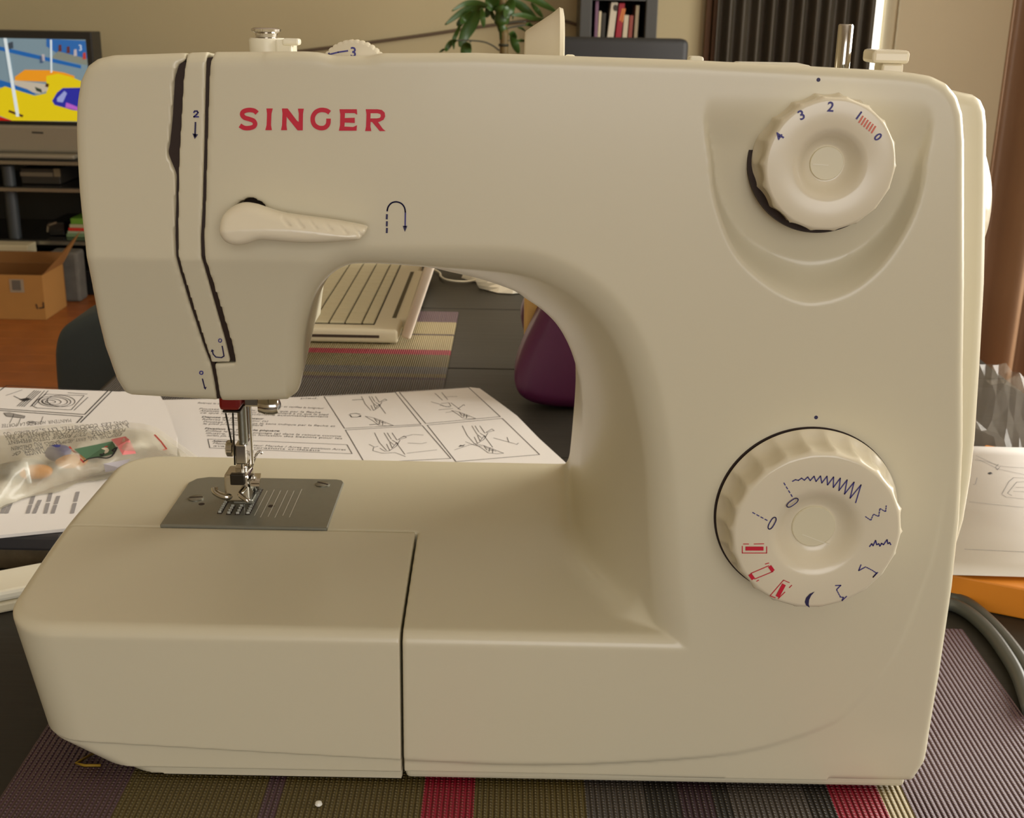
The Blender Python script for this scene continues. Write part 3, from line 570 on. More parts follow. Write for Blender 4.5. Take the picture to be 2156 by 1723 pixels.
for a, b in (((928, 1490), (1045, 1265)), ((985, 1505), (1108, 1255)), ((1055, 1500), (1165, 1262)), ((1115, 1508), (1230, 1262)), ((1185, 1490), (1290, 1265)), ((1250, 1505), (1355, 1250))):
    A, B = tz(*NN(*a)), tz(*NN(*b)); xm = (A[0] + B[0]) / 2; A[0] = B[0] = xm; strokes('guide_line', [[A, B]], 0.00028, UPN, gl, npl)
for p in ((450, 1390), (1080, 1408)): lathe('plate_hole', tz(*NN(*p), e=-0.0002), UPN, [(0.0014, 0), (0.0014, 0.0003)], DARKIN, npl, n=16)
for p, r, ang in (((1548, 1208), 0.0036, -0.5), ((400, 1335), 0.0036, 0.15)):
    c = tz(*NN(*p), e=0); s_ = lathe('plate_screw', c, UPN, [(r, -0.001), (r, 0.0003), (r * 0.8, 0.0007)], STEEL, npl, n=24)
    strokes('screw_slot', [[(c[0] - r * 0.8 * math.cos(ang), c[1] - r * 0.8 * math.sin(ang), c[2] + 0.0008), (c[0] + r * 0.8 * math.cos(ang), c[1] + r * 0.8 * math.sin(ang), c[2] + 0.0008)]], 0.0009, UPN, DARKIN, s_)
for a, b in (((613, 1470), (745, 1270)), ((868, 1480), (985, 1250)), ((695, 1478), (745, 1400)), ((775, 1480), (815, 1400))):
    A, B = tz(*NN(*a), e=0), tz(*NN(*b), e=0); xm = A[0]
    box('feed_slot', (xm - 0.0011, xm + 0.0011, A[1] - 0.0005, B[1], TZ - 0.002, TZ + 0.0001), DARKIN, npl)
    n = max(2, int((B[1] - A[1]) / 0.0022))
    for i in range(n):
        yy = A[1] + 0.001 + (B[1] - A[1] - 0.002) * i / max(1, n - 1)
        prism('feed_tooth', [(xm - 0.0007, yy - 0.0007, TZ), (xm - 0.0007, yy + 0.0009, TZ), (xm - 0.0007, yy - 0.0003, TZ + 0.0011)], (0.0014, 0, 0), STEEL, npl)
# ---- needle bar, presser bar and foot (about 9 to 11 cm behind the front)
YN = 0.098
def nb(x, y, yy=YN): return at(*NN(x, y), y=yy)
top_z = nb(880, 400)[2] + 0.012
def vcyl(name, xc, ytop, ybot, wpx, m, yy=YN, n=24, par=SM):
    A, B = nb(xc, ytop, yy), nb(xc, ybot, yy); B[0] = A[0] = (A[0] + B[0]) / 2; return cyl(name, A, B, wpx / 4.307 / 2 / F * 0.59, m, par, n)
vcyl('presser_bar', 882, 380, 1015, 56, CHROME, YN + 0.008)
vcyl('needle_bar', 818, 380, 850, 78, STEEL, YN)
A, B = nb(753, 842, YN - 0.003), nb(862, 1022, YN - 0.003)
box('needle_clamp', (A[0], B[0], YN - 0.004, YN + 0.005, B[2], A[2]), CHROME, SM, bev=0.0006)
A, B = nb(745, 880), nb(676, 880)
cs = lathe('clamp_screw', A, (-1, 0, 0), [(0.0022, 0), (0.0038, 0.0005), (0.0038, A[0] - B[0] - 0.0006), (0.003, A[0] - B[0])], CHROME, SM, n=36, ribs=14, ribd=0.08, ribr=(0.0003, 0.01))
A, B = nb(815, 1020), nb(815, 1420); B[2] = TZ - 0.001
cyl('needle', A, (A[0], A[1], B[2]), 0.0008, CHROME, SM, r2=0.0003)
A, B = nb(765, 1022, YN + 0.004), nb(868, 1090, YN + 0.004)
box('presser_foot_shank', (A[0], B[0], YN + 0.001, YN + 0.010, B[2], A[2]), CHROME, SM, bev=0.0005)
A, B = nb(672, 1080, YN), nb(900, 1225, YN)
ft = box('presser_foot', (A[0], B[0], YN - 0.006, YN + 0.007, TZ + 0.0052, A[2]), CHROME, SM, bev=0.0012)
A2, B2 = nb(715, 1100, YN - 0.006), nb(850, 1200, YN - 0.006); box('foot_hinge', (A2[0], B2[0], YN - 0.0085, YN - 0.0055, B2[2], A2[2]), DARKM, ft, bev=0.0005)
box('foot_bar', (A[0] + 0.003, B[0] + 0.001, YN - 0.003, YN + 0.006, TZ + 0.003, TZ + 0.0055), STEEL, ft, bev=0.0006)
# toes resting on the plate
rt0, rt1 = tz(*NN(985, 1100)), tz(*NN(868, 1330))
for pts in ([at(*NN(948, 1120), y=YN + 0.004), at(*NN(930, 1210), y=YN - 0.006), tz(*NN(905, 1290), e=0.0014), tz(*NN(868, 1335), e=0.0018)], [at(*NN(742, 1230), y=YN), tz(*NN(745, 1290), e=0.0014), tz(*NN(722, 1330), e=0.0018)]):
    P = spline(pts, 5); v = []; f = []
    for i, p in enumerate(P):
        for dx, dz in ((-0.0021, -0.0008), (0.0021, -0.0008), (0.0021, 0.0008), (-0.0021, 0.0008)): v.append((p[0] + dx, p[1], max(TZ + 0.0001, p[2] + dz)))
    for i in range(len(P) - 1):
        for k in range(4): f.append((i * 4 + k, i * 4 + (k + 1) % 4, i * 4 + 4 + (k + 1) % 4, i * 4 + 4 + k))
    f += [(3, 2, 1, 0), tuple(len(P) * 4 - 4 + k for k in range(4))]
    link('foot_toe', mesh_py(v, f), CHROME, ft)
cur = spline([at(*NN(565, 1238), y=YN - 0.004), at(*NN(575, 1275), y=YN - 0.005), at(*NN(625, 1308), y=YN - 0.006), at(*NN(690, 1318), y=YN - 0.006), at(*NN(722, 1300), y=YN - 0.004)], 5)
tube('foot_finger_guard', cur, 0.0016, CHROME, ft, 10)
wf = spline([at(*NN(845, 1240), y=YN - 0.006), at(*NN(800, 1300), y=YN - 0.010), at(*NN(850, 1340), y=YN - 0.012), at(*NN(875, 1360), y=YN - 0.012)], 5)
tube('foot_fork', wf, 0.0012, CHROME, ft, 8)
hk = spline([at(*NN(900, 1060), y=YN + 0.01), at(*NN(935, 960), y=YN + 0.01), at(*NN(960, 918), y=YN + 0.01), at(*NN(985, 912), y=YN + 0.01), at(*NN(998, 930), y=YN + 0.01)], 5)
tube('presser_lifter_wire', hk, 0.0006, CHROME, SM, 8)
for a, b in (((668, 560), (722, 830)), ((733, 560), (752, 1030))): tube('thread_guide_wire', [nb(*a, YN - 0.004), nb(*b, YN - 0.004)], 0.0004, DARKM, SM, 6)
# thread guide block and lifter lever under the head
A, B = nb(612, 462, 0.085), nb(803, 530, 0.085); box('needle_bar_guide', (A[0], B[0], 0.083, 0.105, B[2], A[2] + 0.004), mat('red_reflection', (122, 18, 14), 0.3), SM, bev=0.0015)  # dark red of the block is a reflection on chrome, put into its colour
A, B = nb(640, 532, 0.086), nb(805, 556, 0.086); box('guide_lower_plate', (A[0], B[0], 0.085, 0.103, B[2], A[2]), DARKM, SM, bev=0.001)
A, B = nb(822, 466, 0.09), nb(978, 510, 0.09); box('lifter_arm', (A[0], B[0], 0.09, 0.1, B[2], A[2] + 0.003), CHROME, SM, bev=0.001)
A, B = nb(970, 488, 0.09), nb(1168, 488, 0.09); lathe('lifter_knob', A, (1, 0, 0), [(0.0032, 0), (0.0042, 0.003), (0.0042, B[0] - A[0] - 0.003), (0.0034, B[0] - A[0] - 0.001), (0.001, B[0] - A[0])], CHROME, SM, n=24)
for a, b in (((580, 290), (605, 380)),): cyl('slot_pin', at(*NN(*a), y=0.03), at(*NN(*b), y=0.03), 0.0022, CHROME, SM)
# ---- things on top of the arm
AT = at(1000, 113, y=0)[2]
td = at(745, 163, y=0.008); R_ = (163 - 92) / F * 0.45
tdl = lathe('tension_dial', (td[0], 0.0135, td[2]), NF, [(R_ - 0.001, 0), (R_, 0.0008), (R_, 0.005), (R_ - 0.001, 0.0058)], CREAM2, SM, n=160, ribs=40, ribd=0.03, ribr=(0.0005, 0.0055))
qt = onp(0.0075)
text('printed_number', '3', qt(744, 111), (1, 0, -0.02), (0, 0, 1), 20 / 0.72 / F * 0.43, BLUE, tdl, bold=0.00008)
strokes('printed_arrow', [[qt(692, 115), qt(712, 110), qt(732, 107)]], pw(3), NF, BLUE, tdl); poly_face('printed_arrow', [[qt(686, 118), qt(693, 110), qt(697, 119)]], BLUE, tdl)
YT = 0.06
def tp(px, py, y=YT): return at(px, py, y=y)
def vlathe(name, px, yb, prof, m, y=YT, par=SM, n=32, **k):       # prof = (radius px, image row)
    c = tp(px, yb, y); out = []
    for rp, row in prof: P = tp(px, row, y); out.append((rp / F * 0.5, P[2] - c[2]))
    return lathe(name, c, (0, 0, 1), out, m, par, n, **k)
vlathe('bobbin_thread_guide', 565, 150, [(34, 150), (35, 84), (33, 80)], WHITEP)
A, B = tp(585, 82), tp(622, 150); box('guide_block', (A[0], B[0], YT - 0.006, YT + 0.006, B[2], A[2]), WHITEP, SM, bev=0.0008)
A, B = tp(600, 80), tp(636, 95); box('guide_hook', (A[0], B[0], YT - 0.007, YT - 0.001, B[2], A[2]), WHITEP, SM, bev=0.0008)
vlathe('tension_stud', 561, 82, [(24, 82), (20, 78), (22, 70), (28, 66), (29, 61), (24, 58)], CHROME)
# spool cap on its horizontal pin
YS = 0.085; zc_ = tp(1180, 15, YS)[2] - 0.022; xa, xb, xm_ = tp(1104, 65, YS)[0], tp(1187, 60, YS)[0], tp(1168, 25, YS)[0]
rt = lambda px, row: tp(px, row, YS)[2] - zc_
lathe('spool_cap', (xa, YS, zc_), (1, 0, 0), [(0.004, 0), (rt(1105, 68), 0.0002), (rt(1107, 64), 0.0008), (rt(1165, 28), xm_ - xa - 0.001), (rt(1170, 20), xm_ - xa + 0.0008), (rt(1180, 15), xb - xa - 0.002), (rt(1184, 18), xb - xa - 0.0005), (rt(1187, 32), xb - xa)], CREAM2, SM, n=64)
cyl('spool_pin', (xa - 0.045, YS, zc_), (xb + 0.004, YS, zc_), 0.003, WHITEP, SM)
box('spool_pin_bracket', (xb + 0.001, xb + 0.005, YS - 0.006, YS + 0.006, AT - 0.016, zc_ + 0.004), WHITEP, SM, bev=0.001)
A, B = tp(1450, 118), tp(1476, 170); box('thread_guide_tab', (A[0], B[0], YT - 0.004, YT + 0.004, B[2], A[2]), WHITEP, SM, bev=0.0008)
A, B = tp(1555, 131, 0.07), tp(1696, 180, 0.07); box('carrying_handle', (A[0], B[0], 0.062, 0.085, B[2], A[2] - 0.0003), WHITEP, SM, bev=0.0012)
sp_ = vlathe('bobbin_spindle', 1768, 190, [(14.5, 190), (14.5, 54), (12.5, 50.5)], CHROME, 0.05)
A, B = tp(1774, 140, 0.0465), tp(1780, 90, 0.0465); 
cyl('spindle_spring', tp(1777, 146, 0.0472), tp(1775, 136, 0.0472), 0.0006, STEEL, sp_)
A, B = tp(1829, 104, 0.05), tp(1903, 133, 0.05); box('winder_stop', (A[0], B[0], 0.043, 0.058, B[2], A[2]), CREAM2, SM, bev=0.0012)
A, B = tp(1850, 132, 0.05), tp(1888, 195, 0.05); box('winder_stop_stem', (A[0], B[0], 0.045, 0.056, B[2], A[2]), CREAM2, SM, bev=0.0008)
# ==================================================================== THINGS ON THE TABLE
PAPER = mat('white_paper', (232, 228, 224), 0.75)
INK = mat('printed_ink', (74, 70, 70), 0.8)
INK2 = mat('black_ink', (28, 26, 28), 0.8)
REDC = mat('red_cover', (205, 48, 30), 0.5)
# ---- instruction booklet behind the bed
ZP = 0.0062
def pg(px, py): P = at(px, py, z=ZP + 0.0001); return P
bk = thing('instruction_booklet', 'open white instruction booklet with line drawings lying behind the machine', 'booklet', (-0.1, 0.37, 0.0022))
far = [(-0.274, 0.484), (-0.17, 0.4975), (-0.10, 0.514), (-0.0345, 0.5325), (-0.0265, 0.530)]
right = [(-0.010, 0.494), (0.004, 0.462), (0.020, 0.412), (0.0384, 0.3614), (0.079, 0.262)]
ringp = far + right + [(-0.165, 0.212)]
prism('cover', [(p[0] - 0.001, p[1] + 0.006 if i < 5 else p[1], 0.0024) for i, p in enumerate(ringp)], (0, 0, 0.0008), REDC, bk)
prism('page_block', [(p[0], p[1], 0.0033) for p in ringp], (0, 0, ZP - 0.0033), PAPER, bk)
def C5(x, y): return pg(660 + x / 3.717, 800 + y / 3.717)
def ln(*P): return [C5(*p) for p in P]
frames = [[(82, 130), (640, 97), (842, 348), (243, 380)], [(672, 97), (1214, 60), (1462, 288), (878, 342)], [(250, 393), (852, 358), (1075, 615), (400, 650)], [(890, 355), (1478, 302), (1770, 585), (1115, 640)]]
pgb = bk.children[1]
for fr in frames: strokes('drawing_frame', [[C5(*p) for p in fr + [fr[0]]]], 0.0007, UPN, INK, pgb)
def foot(ox, oy, s=1.0):
    t = lambda *P: [C5(ox + x * s, oy + y * s) for x, y in P]
    return [t((0, 0), (30, 60), (75, 110)), t((60, 0), (90, 50), (120, 75)), t((80, 0), (105, 40)), t((110, 0), (140, 45), (200, 30), (185, 20), (150, 40)), t((75, 70), (95, 110), (135, 85), (160, 45)), t((135, 60), (190, 135)), t((95, 60), (110, 95), (140, 60)), t((110, 45), (150, 70))]
def shoe(ox, oy, s=1.0):
    t = lambda *P: [C5(ox + x * s, oy + y * s) for x, y in P]
    return [t((0, 0), (60, 12), (110, 30), (170, 55), (190, 62), (150, 66), (90, 60), (50, 30), (0, 0)), t((60, 12), (80, 40), (120, 45)), t((100, 28), (95, 52)), t((120, 35), (118, 60)), t((70, 22), (140, 50))]
strokes('foot_drawing', foot(375, 130) + shoe(405, 285, 1.15), 0.0005, UPN, INK, pgb)
strokes('foot_drawing', [ln((285, 275), (300, 292), (340, 292), (370, 285)), ln((285, 268), (330, 262), (365, 270)), ln((305, 158), (390, 153)), ln((440, 352), (520, 345))], 0.0009, UPN, INK2, pgb)
strokes('foot_drawing', [ln((950, 105), (1010, 160)), ln((1005, 100), (1050, 155)), ln((1020, 135), (1125, 130)), ln((920, 172), (985, 190), (1040, 212), (1075, 205), (1060, 180), (1000, 185)), ln((990, 200), (1070, 215)), ln((1075, 180), (1150, 235)), ln((1130, 228), (1175, 195), (1185, 202)), ln((980, 235), (1090, 225)), ln((1035, 257), (1080, 250))] + shoe(1080, 240, 1.0), 0.0005, UPN, INK, pgb)
strokes('foot_drawing', foot(478, 415, 1.25) + [ln((505, 520), (470, 530), (465, 555), (540, 575), (640, 570), (720, 600)), ln((690, 450), (780, 428), (860, 432)), ln((740, 495), (845, 500), (885, 490)), ln((730, 575), (965, 548)), ln((435, 505), (475, 525)), ln((520, 535), (560, 560), (600, 555))], 0.0005, UPN, INK, pgb)
strokes('foot_drawing', foot(1165, 360, 1.25) + shoe(1260, 500, 1.2) + [ln((1105, 548), (1220, 510), (1270, 500)), ln((1190, 485), (1270, 515), (1320, 520)), ln((1410, 455), (1540, 490), (1590, 505), (1605, 495)), ln((1515, 450), (1530, 490))], 0.0005, UPN, INK, pgb)
poly_face('drawing_arrow', [[C5(*p) for p in ((1132, 525), (1150, 510), (1165, 514), (1190, 503), (1172, 520), (1155, 520))]], INK2, pgb)
poly_face('drawing_arrow', [[C5(*p) for p in ((352, 285), (372, 275), (372, 292))]], INK2, pgb)
def C4(x, y): return (400 + x / 5.989, 800 + y / 5.989)
def pline(s, a, b, hpx, bold=0.0):
    A, B = pg(*C4(*a)), pg(*C4(*b)); R = Vector(B) - Vector(A); up = Vector((-R.y, R.x, 0)); w = R.length
    hh = hpx / 5.989
    m_ = (Vector(A) + Vector(B)) / 2; zc = (np.array(m_) - CAM) @ _f; sz = hh / F * zc / 0.42 / 0.72
    text('printed_text', s, m_, R, up, sz, INK2 if bold else INK, pgb, bold=bold, width=w)
for s, a, b, bo in [("Relevez le levier du releveur de pied presseur et verifiez la longueur", (100, 290), (1690, 360), 0), ("pied.", (1400, 232), (1615, 234), 0), ("Poussez la tige dans le sens indique par la fleche", (120, 365), (1650, 412), 0), ("Abaissez le pied presseur (b) de maniere a ce que le pied", (130, 390), (1745, 440), 0), ("ce que le pied s'enclenche automatiquement", (130, 415), (1745, 466), 0), ("Depose du pied presseur", (150, 468), (930, 492), 0.0001), ("Relevez le pied presseur (a)", (160, 497), (985, 523), 0), ("Poussez le levier dans le sens indique par la fleche et", (170, 527), (1830, 585), 0), ("le pied presseur se libere", (170, 553), (920, 575), 0), ("Fixation du guide de piquage", (190, 613), (1130, 645), 0.0001), ("Enfilez le guide de piquage (g) dans la rainure comme", (200, 642), (1905, 712), 0), ("illustre. Reglez en fonction des besoins pour les", (205, 672), (1920, 740), 0), ("ourlets, plis, etc.", (215, 700), (560, 712), 0), ("Attention:", (285, 772), (540, 780), 0.0001), ("Mettez l'interrupteur Marche / Arret en position Arret", (290, 800), (1965, 882), 0), ("avant les operations ci-dessus", (300, 832), (1640, 892), 0)]:
    pline(s, a, b, 26, bo)
strokes('text_frame', [[pg(*C4(*p)) for p in ((225, 748), (1980, 818), (2045, 932), (250, 858), (225, 748))]], 0.0006, UPN, INK, pgb)
strokes('text_frame', [[pg(*C4(1340, 203)), pg(*C4(1630, 210))]], 0.0005, UPN, INK, pgb)
# ---- stack on the left: magazine, dark folder, loose sheet
ZS = 0.025
bkm = mat('magazine_edge', (96, 82, 58), 0.7, noise=0.5, nscale=160)
tag(box('magazine_stack', (-0.325, -0.247, 0.196, 0.37, 0.0003, 0.0130), bkm, None, bev=0.001), 'thick patterned brown book beneath the papers left of the machine', 'book')
tag(box('folder', (-0.328, -0.245, 0.192, 0.38, 0.0132, 0.0226), mat('dark_folder', (52, 50, 52), 0.6), None, bev=0.002), 'dark grey folder stacked between the patterned book and white sheet', 'folder')
rs = [(-0.43, 0.452), (-0.36, 0.4495), (-0.33, 0.4475), (-0.30, 0.4465), (-0.262, 0.4455), (-0.246, 0.41), (-0.223, 0.35), (-0.2, 0.26), (-0.19, 0.205), (-0.2435, 0.1985), (-0.276, 0.188), (-0.33, 0.172)]
sh = thing('loose_sheet', 'white printed sheet with a bobbin drawing under the plastic bag', 'paper', (-0.3, 0.3, 0.0228))
shm = prism('sheet', [(p[0], p[1], 0.0229) for p in rs], (0, 0, 0.0018), PAPER, sh)
def ps(px, py): return at(px, py, z=0.0249)
def C6(x, y): return ps(x / 5.133, 790 + y / 5.133)
def l6(*P): return [C6(*p) for p in P]
strokes('drawing_frame', [l6((-80, 220), (75, 112), (1300, 175)), l6((1165, 170), (915, 425)), l6((1208, 172), (870, 512)), l6((-40, 360), (910, 425)), l6((-40, 378), (895, 447), (830, 515))], 0.0009, UPN, INK2, shm)
ell = lambda cx, cy, rx, ry, n=24: l6(*[(cx + rx * math.cos(2 * math.pi * i / n) + 0.25 * ry * math.sin(2 * math.pi * i / n), cy + ry * math.sin(2 * math.pi * i / n)) for i in range(n + 1)])
strokes('bobbin_drawing', [ell(590, 285, 175, 58), ell(590, 285, 140, 45), ell(560, 288, 100, 32), ell(545, 288, 55, 16), ell(660, 280, 150, 62)] + [l6((345, 330), (400, 270), (500, 205), (730, 215), (910, 220), (770, 375), (400, 355), (345, 330))] + [l6((375 + i * 22, 165 + i * 3), (185 + i * 24, 335 + i * 2)) for i in range(4)] + [l6((480, 170), (330, 340)), l6((520, 170), (370, 330)), l6((735, 190), (945, 205)), l6((950, 240), (800, 380)), l6((150, 225), (230, 265), (300, 260)), l6((65, 220), (240, 160))], 0.0006, UPN, INK, shm)
poly_face('bobbin_drawing', [l6((205, 260), (300, 245), (340, 262), (260, 285))], INK, shm)
poly_face('plate_drawing', [l6((40, 408), (100, 405), (270, 442), (262, 466), (70, 445))], mat('pale_ink', (150, 146, 142), 0.8), shm)
strokes('plate_drawing', [l6((40, 408), (100, 405), (270, 442), (262, 466), (70, 445), (40, 408)), l6((150, 425), (105, 520)), l6((222, 470), (190, 548)), l6((465, 448), (435, 530)), ell(340, 518, 50, 22, 14), ell(345, 512, 25, 10, 10), l6((180, 432), (240, 437)), l6((300, 500), (390, 530))], 0.0004, UPN, INK, shm)
for i, (x, n) in enumerate([(10, 3), (60, 3), (290, 4), (360, 3), (480, 5), (560, 4), (770, 5)]):
    A = C6(x + 10, 1490); B = C6(x + 70, 1490 - 45 * n); strokes('printed_text_line', [[A, tuple(np.array(A) + (np.array(B) - np.array(A)) * 0.45)], [tuple(np.array(A) + (np.array(B) - np.array(A)) * 0.55), B]], 0.0022, UPN, mat('grey_ink', (150, 146, 146), 0.8), shm)
# ---- plastic accessory bag
T_ = [(-160, 925), (0, 905), (80, 897), (150, 892), (195, 894), (215, 898), (238, 893), (262, 889), (300, 892), (332, 901), (365, 925), (400, 950), (430, 972)]
B_ = [(-160, 1120), (0, 1068), (60, 1045), (120, 1022), (180, 1005), (240, 992), (300, 985), (430, 980)]
def bagz(u, v): return 0.0262 + 0.016 * (max(0.0, math.sin(math.pi * min(1, max(0, v)))) ** 0.8) * (0.75 + 0.25 * math.sin(u * 23) * math.cos(v * 7 + u * 9)) + 0.0035 * (1 - v)
def bagp(px, py, e=0.0):
    t = float(np.interp(px, [q[0] for q in T_], [q[1] for q in T_])); b = float(np.interp(px, [q[0] for q in B_], [q[1] for q in B_])); v = (py - t) / max(4.0, b - t); u = (px + 160) / 590.0
    return at(px, py, z=bagz(u, v) + e)
pb = thing('plastic_bag', 'clear plastic accessory bag with upside-down printed warning on the papers', 'plastic bag', (-0.26, 0.29, 0.025))
NU, NV = 70, 22; v = []; f = []
for lay in (0, 1):
    for i in range(NU + 1):
        px = -160 + 590 * i / NU; t = float(np.interp(px, [q[0] for q in T_], [q[1] for q in T_])); b = float(np.interp(px, [q[0] for q in B_], [q[1] for q in B_]))
        for j in range(NV + 1):
            P = bagp(px, t + (b - t) * j / NV)
            if lay: P = np.array([P[0], P[1], 0.0257])
            v.append(P + np.array([0, 0, 0.0007 * math.sin(i * 1.7 + j * 0.9) * math.sin(j * 1.3) * (1 - lay)]))
n1 = (NU + 1) * (NV + 1)
for lay in (0, 1):
    for i in range(NU):
        for j in range(NV): b = lay * n1 + i * (NV + 1) + j; f.append((b, b + 1, b + NV + 2, b + NV + 1))
FILM = mat('plastic_film', (222, 216, 196), 0.22, alpha=0.42, spec=0.6)
link('film', mesh_py(v, f), FILM, pb, True)
def C6b(x, y): return bagp(x / 5.133, 790 + y / 5.133, 0.0012)
BINK = mat('faded_ink', (70, 65, 60), 0.8)
for s, a, b in [("POUR EVITER TOUT RISQUE D'ETOUFFEMENT", (1365, 632), (100, 772)), ("A L'ECART DES BEBES ET DES ENFANTS. NE PAS", (1395, 585), (75, 722)), ("DANS LES COUCHETTES, LITS, LANDAUS OU", (1390, 550), (55, 683)), ("KEEP THIS BAG AWAY FROM BABIES AND CHILDREN", (1330, 678), (135, 838)), ("DANGER OF", (490, 852), (160, 893)), ("MAINTENIR HORS DE LA PORTEE", (780, 528), (30, 590))]:
    A, B = Vector(C6b(*a)), Vector(C6b(*b)); R = B - A; up = R.cross(Vector((0, 0, 1))) * -1; up = Vector((0.1, -1, -0.22))
    k = max(1, len(s.split()))
    A2 = A; words = s.split(); tot = len(s); pos = 0
    for w_ in words:
        a0 = pos / tot; a1 = (pos + len(w_)) / tot; pos += len(w_) + 1
        p0 = C6b(a[0] + (b[0] - a[0]) * a0, a[1] + (b[1] - a[1]) * a0); p1 = C6b(a[0] + (b[0] - a[0]) * a1, a[1] + (b[1] - a[1]) * a1); r = Vector(p1) - Vector(p0)
        md_ = C6b(a[0] + (b[0] - a[0]) * (a0 + a1) / 2, a[1] + (b[1] - a[1]) * (a0 + a1) / 2)
        text('printed_warning', w_, Vector(md_) + Vector((0, -0.001, 0.0030)), r, up, 0.0064, BINK, pb, width=r.length)
GRN = mat('green_print', (70, 104, 76), 0.6); PNK = mat('pink_print', (214, 120, 120), 0.6); LRED = mat('light_red_print', (200, 74, 66), 0.6)
def b6(*P): return [C6b(*p) for p in P]
UPB = (0, -0.3, 1)
poly_face('label_patch', [b6((800, 800), (1215, 715), (1255, 780), (1240, 850), (1120, 880), (930, 908))], GRN, pb)
poly_face('label_patch', [b6((1200, 695), (1355, 662), (1400, 700), (1472, 848), (1325, 865), (1270, 770))], PNK, pb)
poly_face('label_patch', [[C6b(*p) + np.array([0, 0, 0.0004]) for p in [(1085 + 95 * math.cos(t * 0.524), 820 + 45 * math.sin(t * 0.524)) for t in range(12)]]], mat('label_white', (226, 216, 196), 0.6), pb)
strokes('label_line', [b6((750, 775), (905, 945)), b6((1670, 645), (1740, 720), (1800, 800), (1765, 808)), [C6b(*p) + np.array([0, 0, 0.0008]) for p in ((1030, 850), (1050, 790), (1045, 830), (1090, 800), (1160, 785))]], 0.0011, UPB, LRED, pb)
strokes('label_swoosh', [[C6b(*p) + np.array([0, 0, 0.001]) for p in spline([(905, 950), (960, 922), (1060, 905), (1150, 915), (1205, 895), (1240, 850), (1262, 800), (1215, 832), (1250, 842)], 4)], [C6b(*p) + np.array([0, 0, 0.001]) for p in ((1085, 868), (1105, 888), (1125, 860))]], 0.0012, UPB, INK2, pb)
poly_face('label_patch', [b6((1120, 960), (1410, 905), (1330, 1010), (1140, 1050))], mat('lilac_print', (176, 170, 176), 0.6), pb)
# small accessories in the bag
def blob(name, px, py, z, sx, sy, sz, m, label, cat, rz=0.0):
    bm = bmesh.new(); bmesh.ops.create_icosphere(bm, subdivisions=3, radius=1.0); c = at(px, py, z=z); rnd = random.Random(px)
    for q in bm.verts: q.co = Vector((q.co.x * sx, q.co.y * sy, q.co.z * sz)) * (1 + 0.12 * math.sin(q.co.x * 3 + px) * math.cos(q.co.y * 4))
    bmesh.ops.rotate(bm, verts=bm.verts, cent=(0, 0, 0), matrix=Matrix.Rotation(rz, 3, 'Z')); bmesh.ops.translate(bm, verts=bm.verts, vec=Vector(c))
    return tag(link(name, bm_mesh(bm), m, None, True), label, cat)
ORG = mat('orange_plastic', (226, 148, 44), 0.4)
blob('bobbin_cap', 76, 994, 0.0305, 0.010, 0.006, 0.0042, ORG, 'orange plastic part lying left in the clear bag', 'accessory', 0.2)
blob('spool_disc', 150, 972, 0.0305, 0.009, 0.005, 0.0042, ORG, 'orange plastic part lying nearer the printed label in the bag', 'accessory', 0.3)
blob('seam_ripper_cap', 122, 954, 0.0315, 0.008, 0.007, 0.005, mat('blue_plastic', (52, 62, 140), 0.4), 'small blue plastic part inside the clear bag', 'accessory')
blob('metal_foot', 40, 985, 0.0295, 0.015, 0.010, 0.0036, mat('grey_part', (136, 138, 134), 0.4), 'grey metal presser part inside the clear bag', 'accessory', 0.4)
tag(tube('needle_case', [bagp(54, 974, -0.003), bagp(63, 1018, -0.003)], 0.0012, mat('pale_glint', (225, 230, 228), 0.2), None, 8), 'thin pale needle stick in the clear bag', 'needle')
# ---- white strip box on the far left
wbx = thing('white_case', 'flat white plastic case on the table left of the machine', 'case', (-0.27, 0.15, 0.0))
e0, e1 = np.array(at(-150, 1325, z=0.0)), np.array(at(120, 1270, z=0.0)); dv = e1 - e0; pv = np.array([-dv[1], dv[0], 0]); pv = pv / np.linalg.norm(pv) * 0.028
fp = [e0, e1, e1 + pv, e0 + pv]
prism('case_base', [p + np.array([0, 0, 0.0003]) for p in fp], (0, 0, 0.006), mat('ivory_plastic', (206, 196, 166), 0.4), wbx, bev=0.0015)
prism('case_lid', [p + np.array([0, 0, 0.0066]) for p in fp], (0, 0, 0.006), WHITEP, wbx, bev=0.002)
# ---- right of the machine: orange box, drawings, power cord, clear film
tag(prism('orange_box', [(0.20, 0.192, 0.0003), (0.28, 0.1557, 0.0003), (0.405, 0.0995, 0.0003), (0.42, 0.33, 0.0003), (0.33, 0.385, 0.0003)], (0, 0, 0.0175), mat('orange_card', (206, 126, 22), 0.55), None, bev=0.001), 'flat orange cardboard box beneath drawings right of the machine', 'box')
pr = thing('drawing_sheet', 'white sheet of machine line drawings lying on the orange box', 'paper', (0.35, 0.27, 0.018))
v = []; f = []
for i in range(13):
    t = i / 12; yy = 0.3735 - 0.2035 * t; zz_ = 0.0184 + (0.0016 + 0.004 * math.exp(-((t - 0.72) / 0.06) ** 2))
    for x in (0.26, 0.40): v.append((x - 0.05 * (t) + 0.02, yy - (x - 0.3) * 0.02, zz_))
for i in range(12): f.append((i * 2, i * 2 + 1, i * 2 + 3, i * 2 + 2))
so = link('sheet', mesh_py(v, f), PAPER, pr, True); md = so.modifiers.new('t', 'SOLIDIFY'); md.thickness = 0.0004
def qr(px, py): return at(px, py, z=0.0207)
def C9(x, y): return qr(1980 + x / 2.46, 760 + y / 2.46)
r9 = lambda *P: [C9(*p) for p in P]
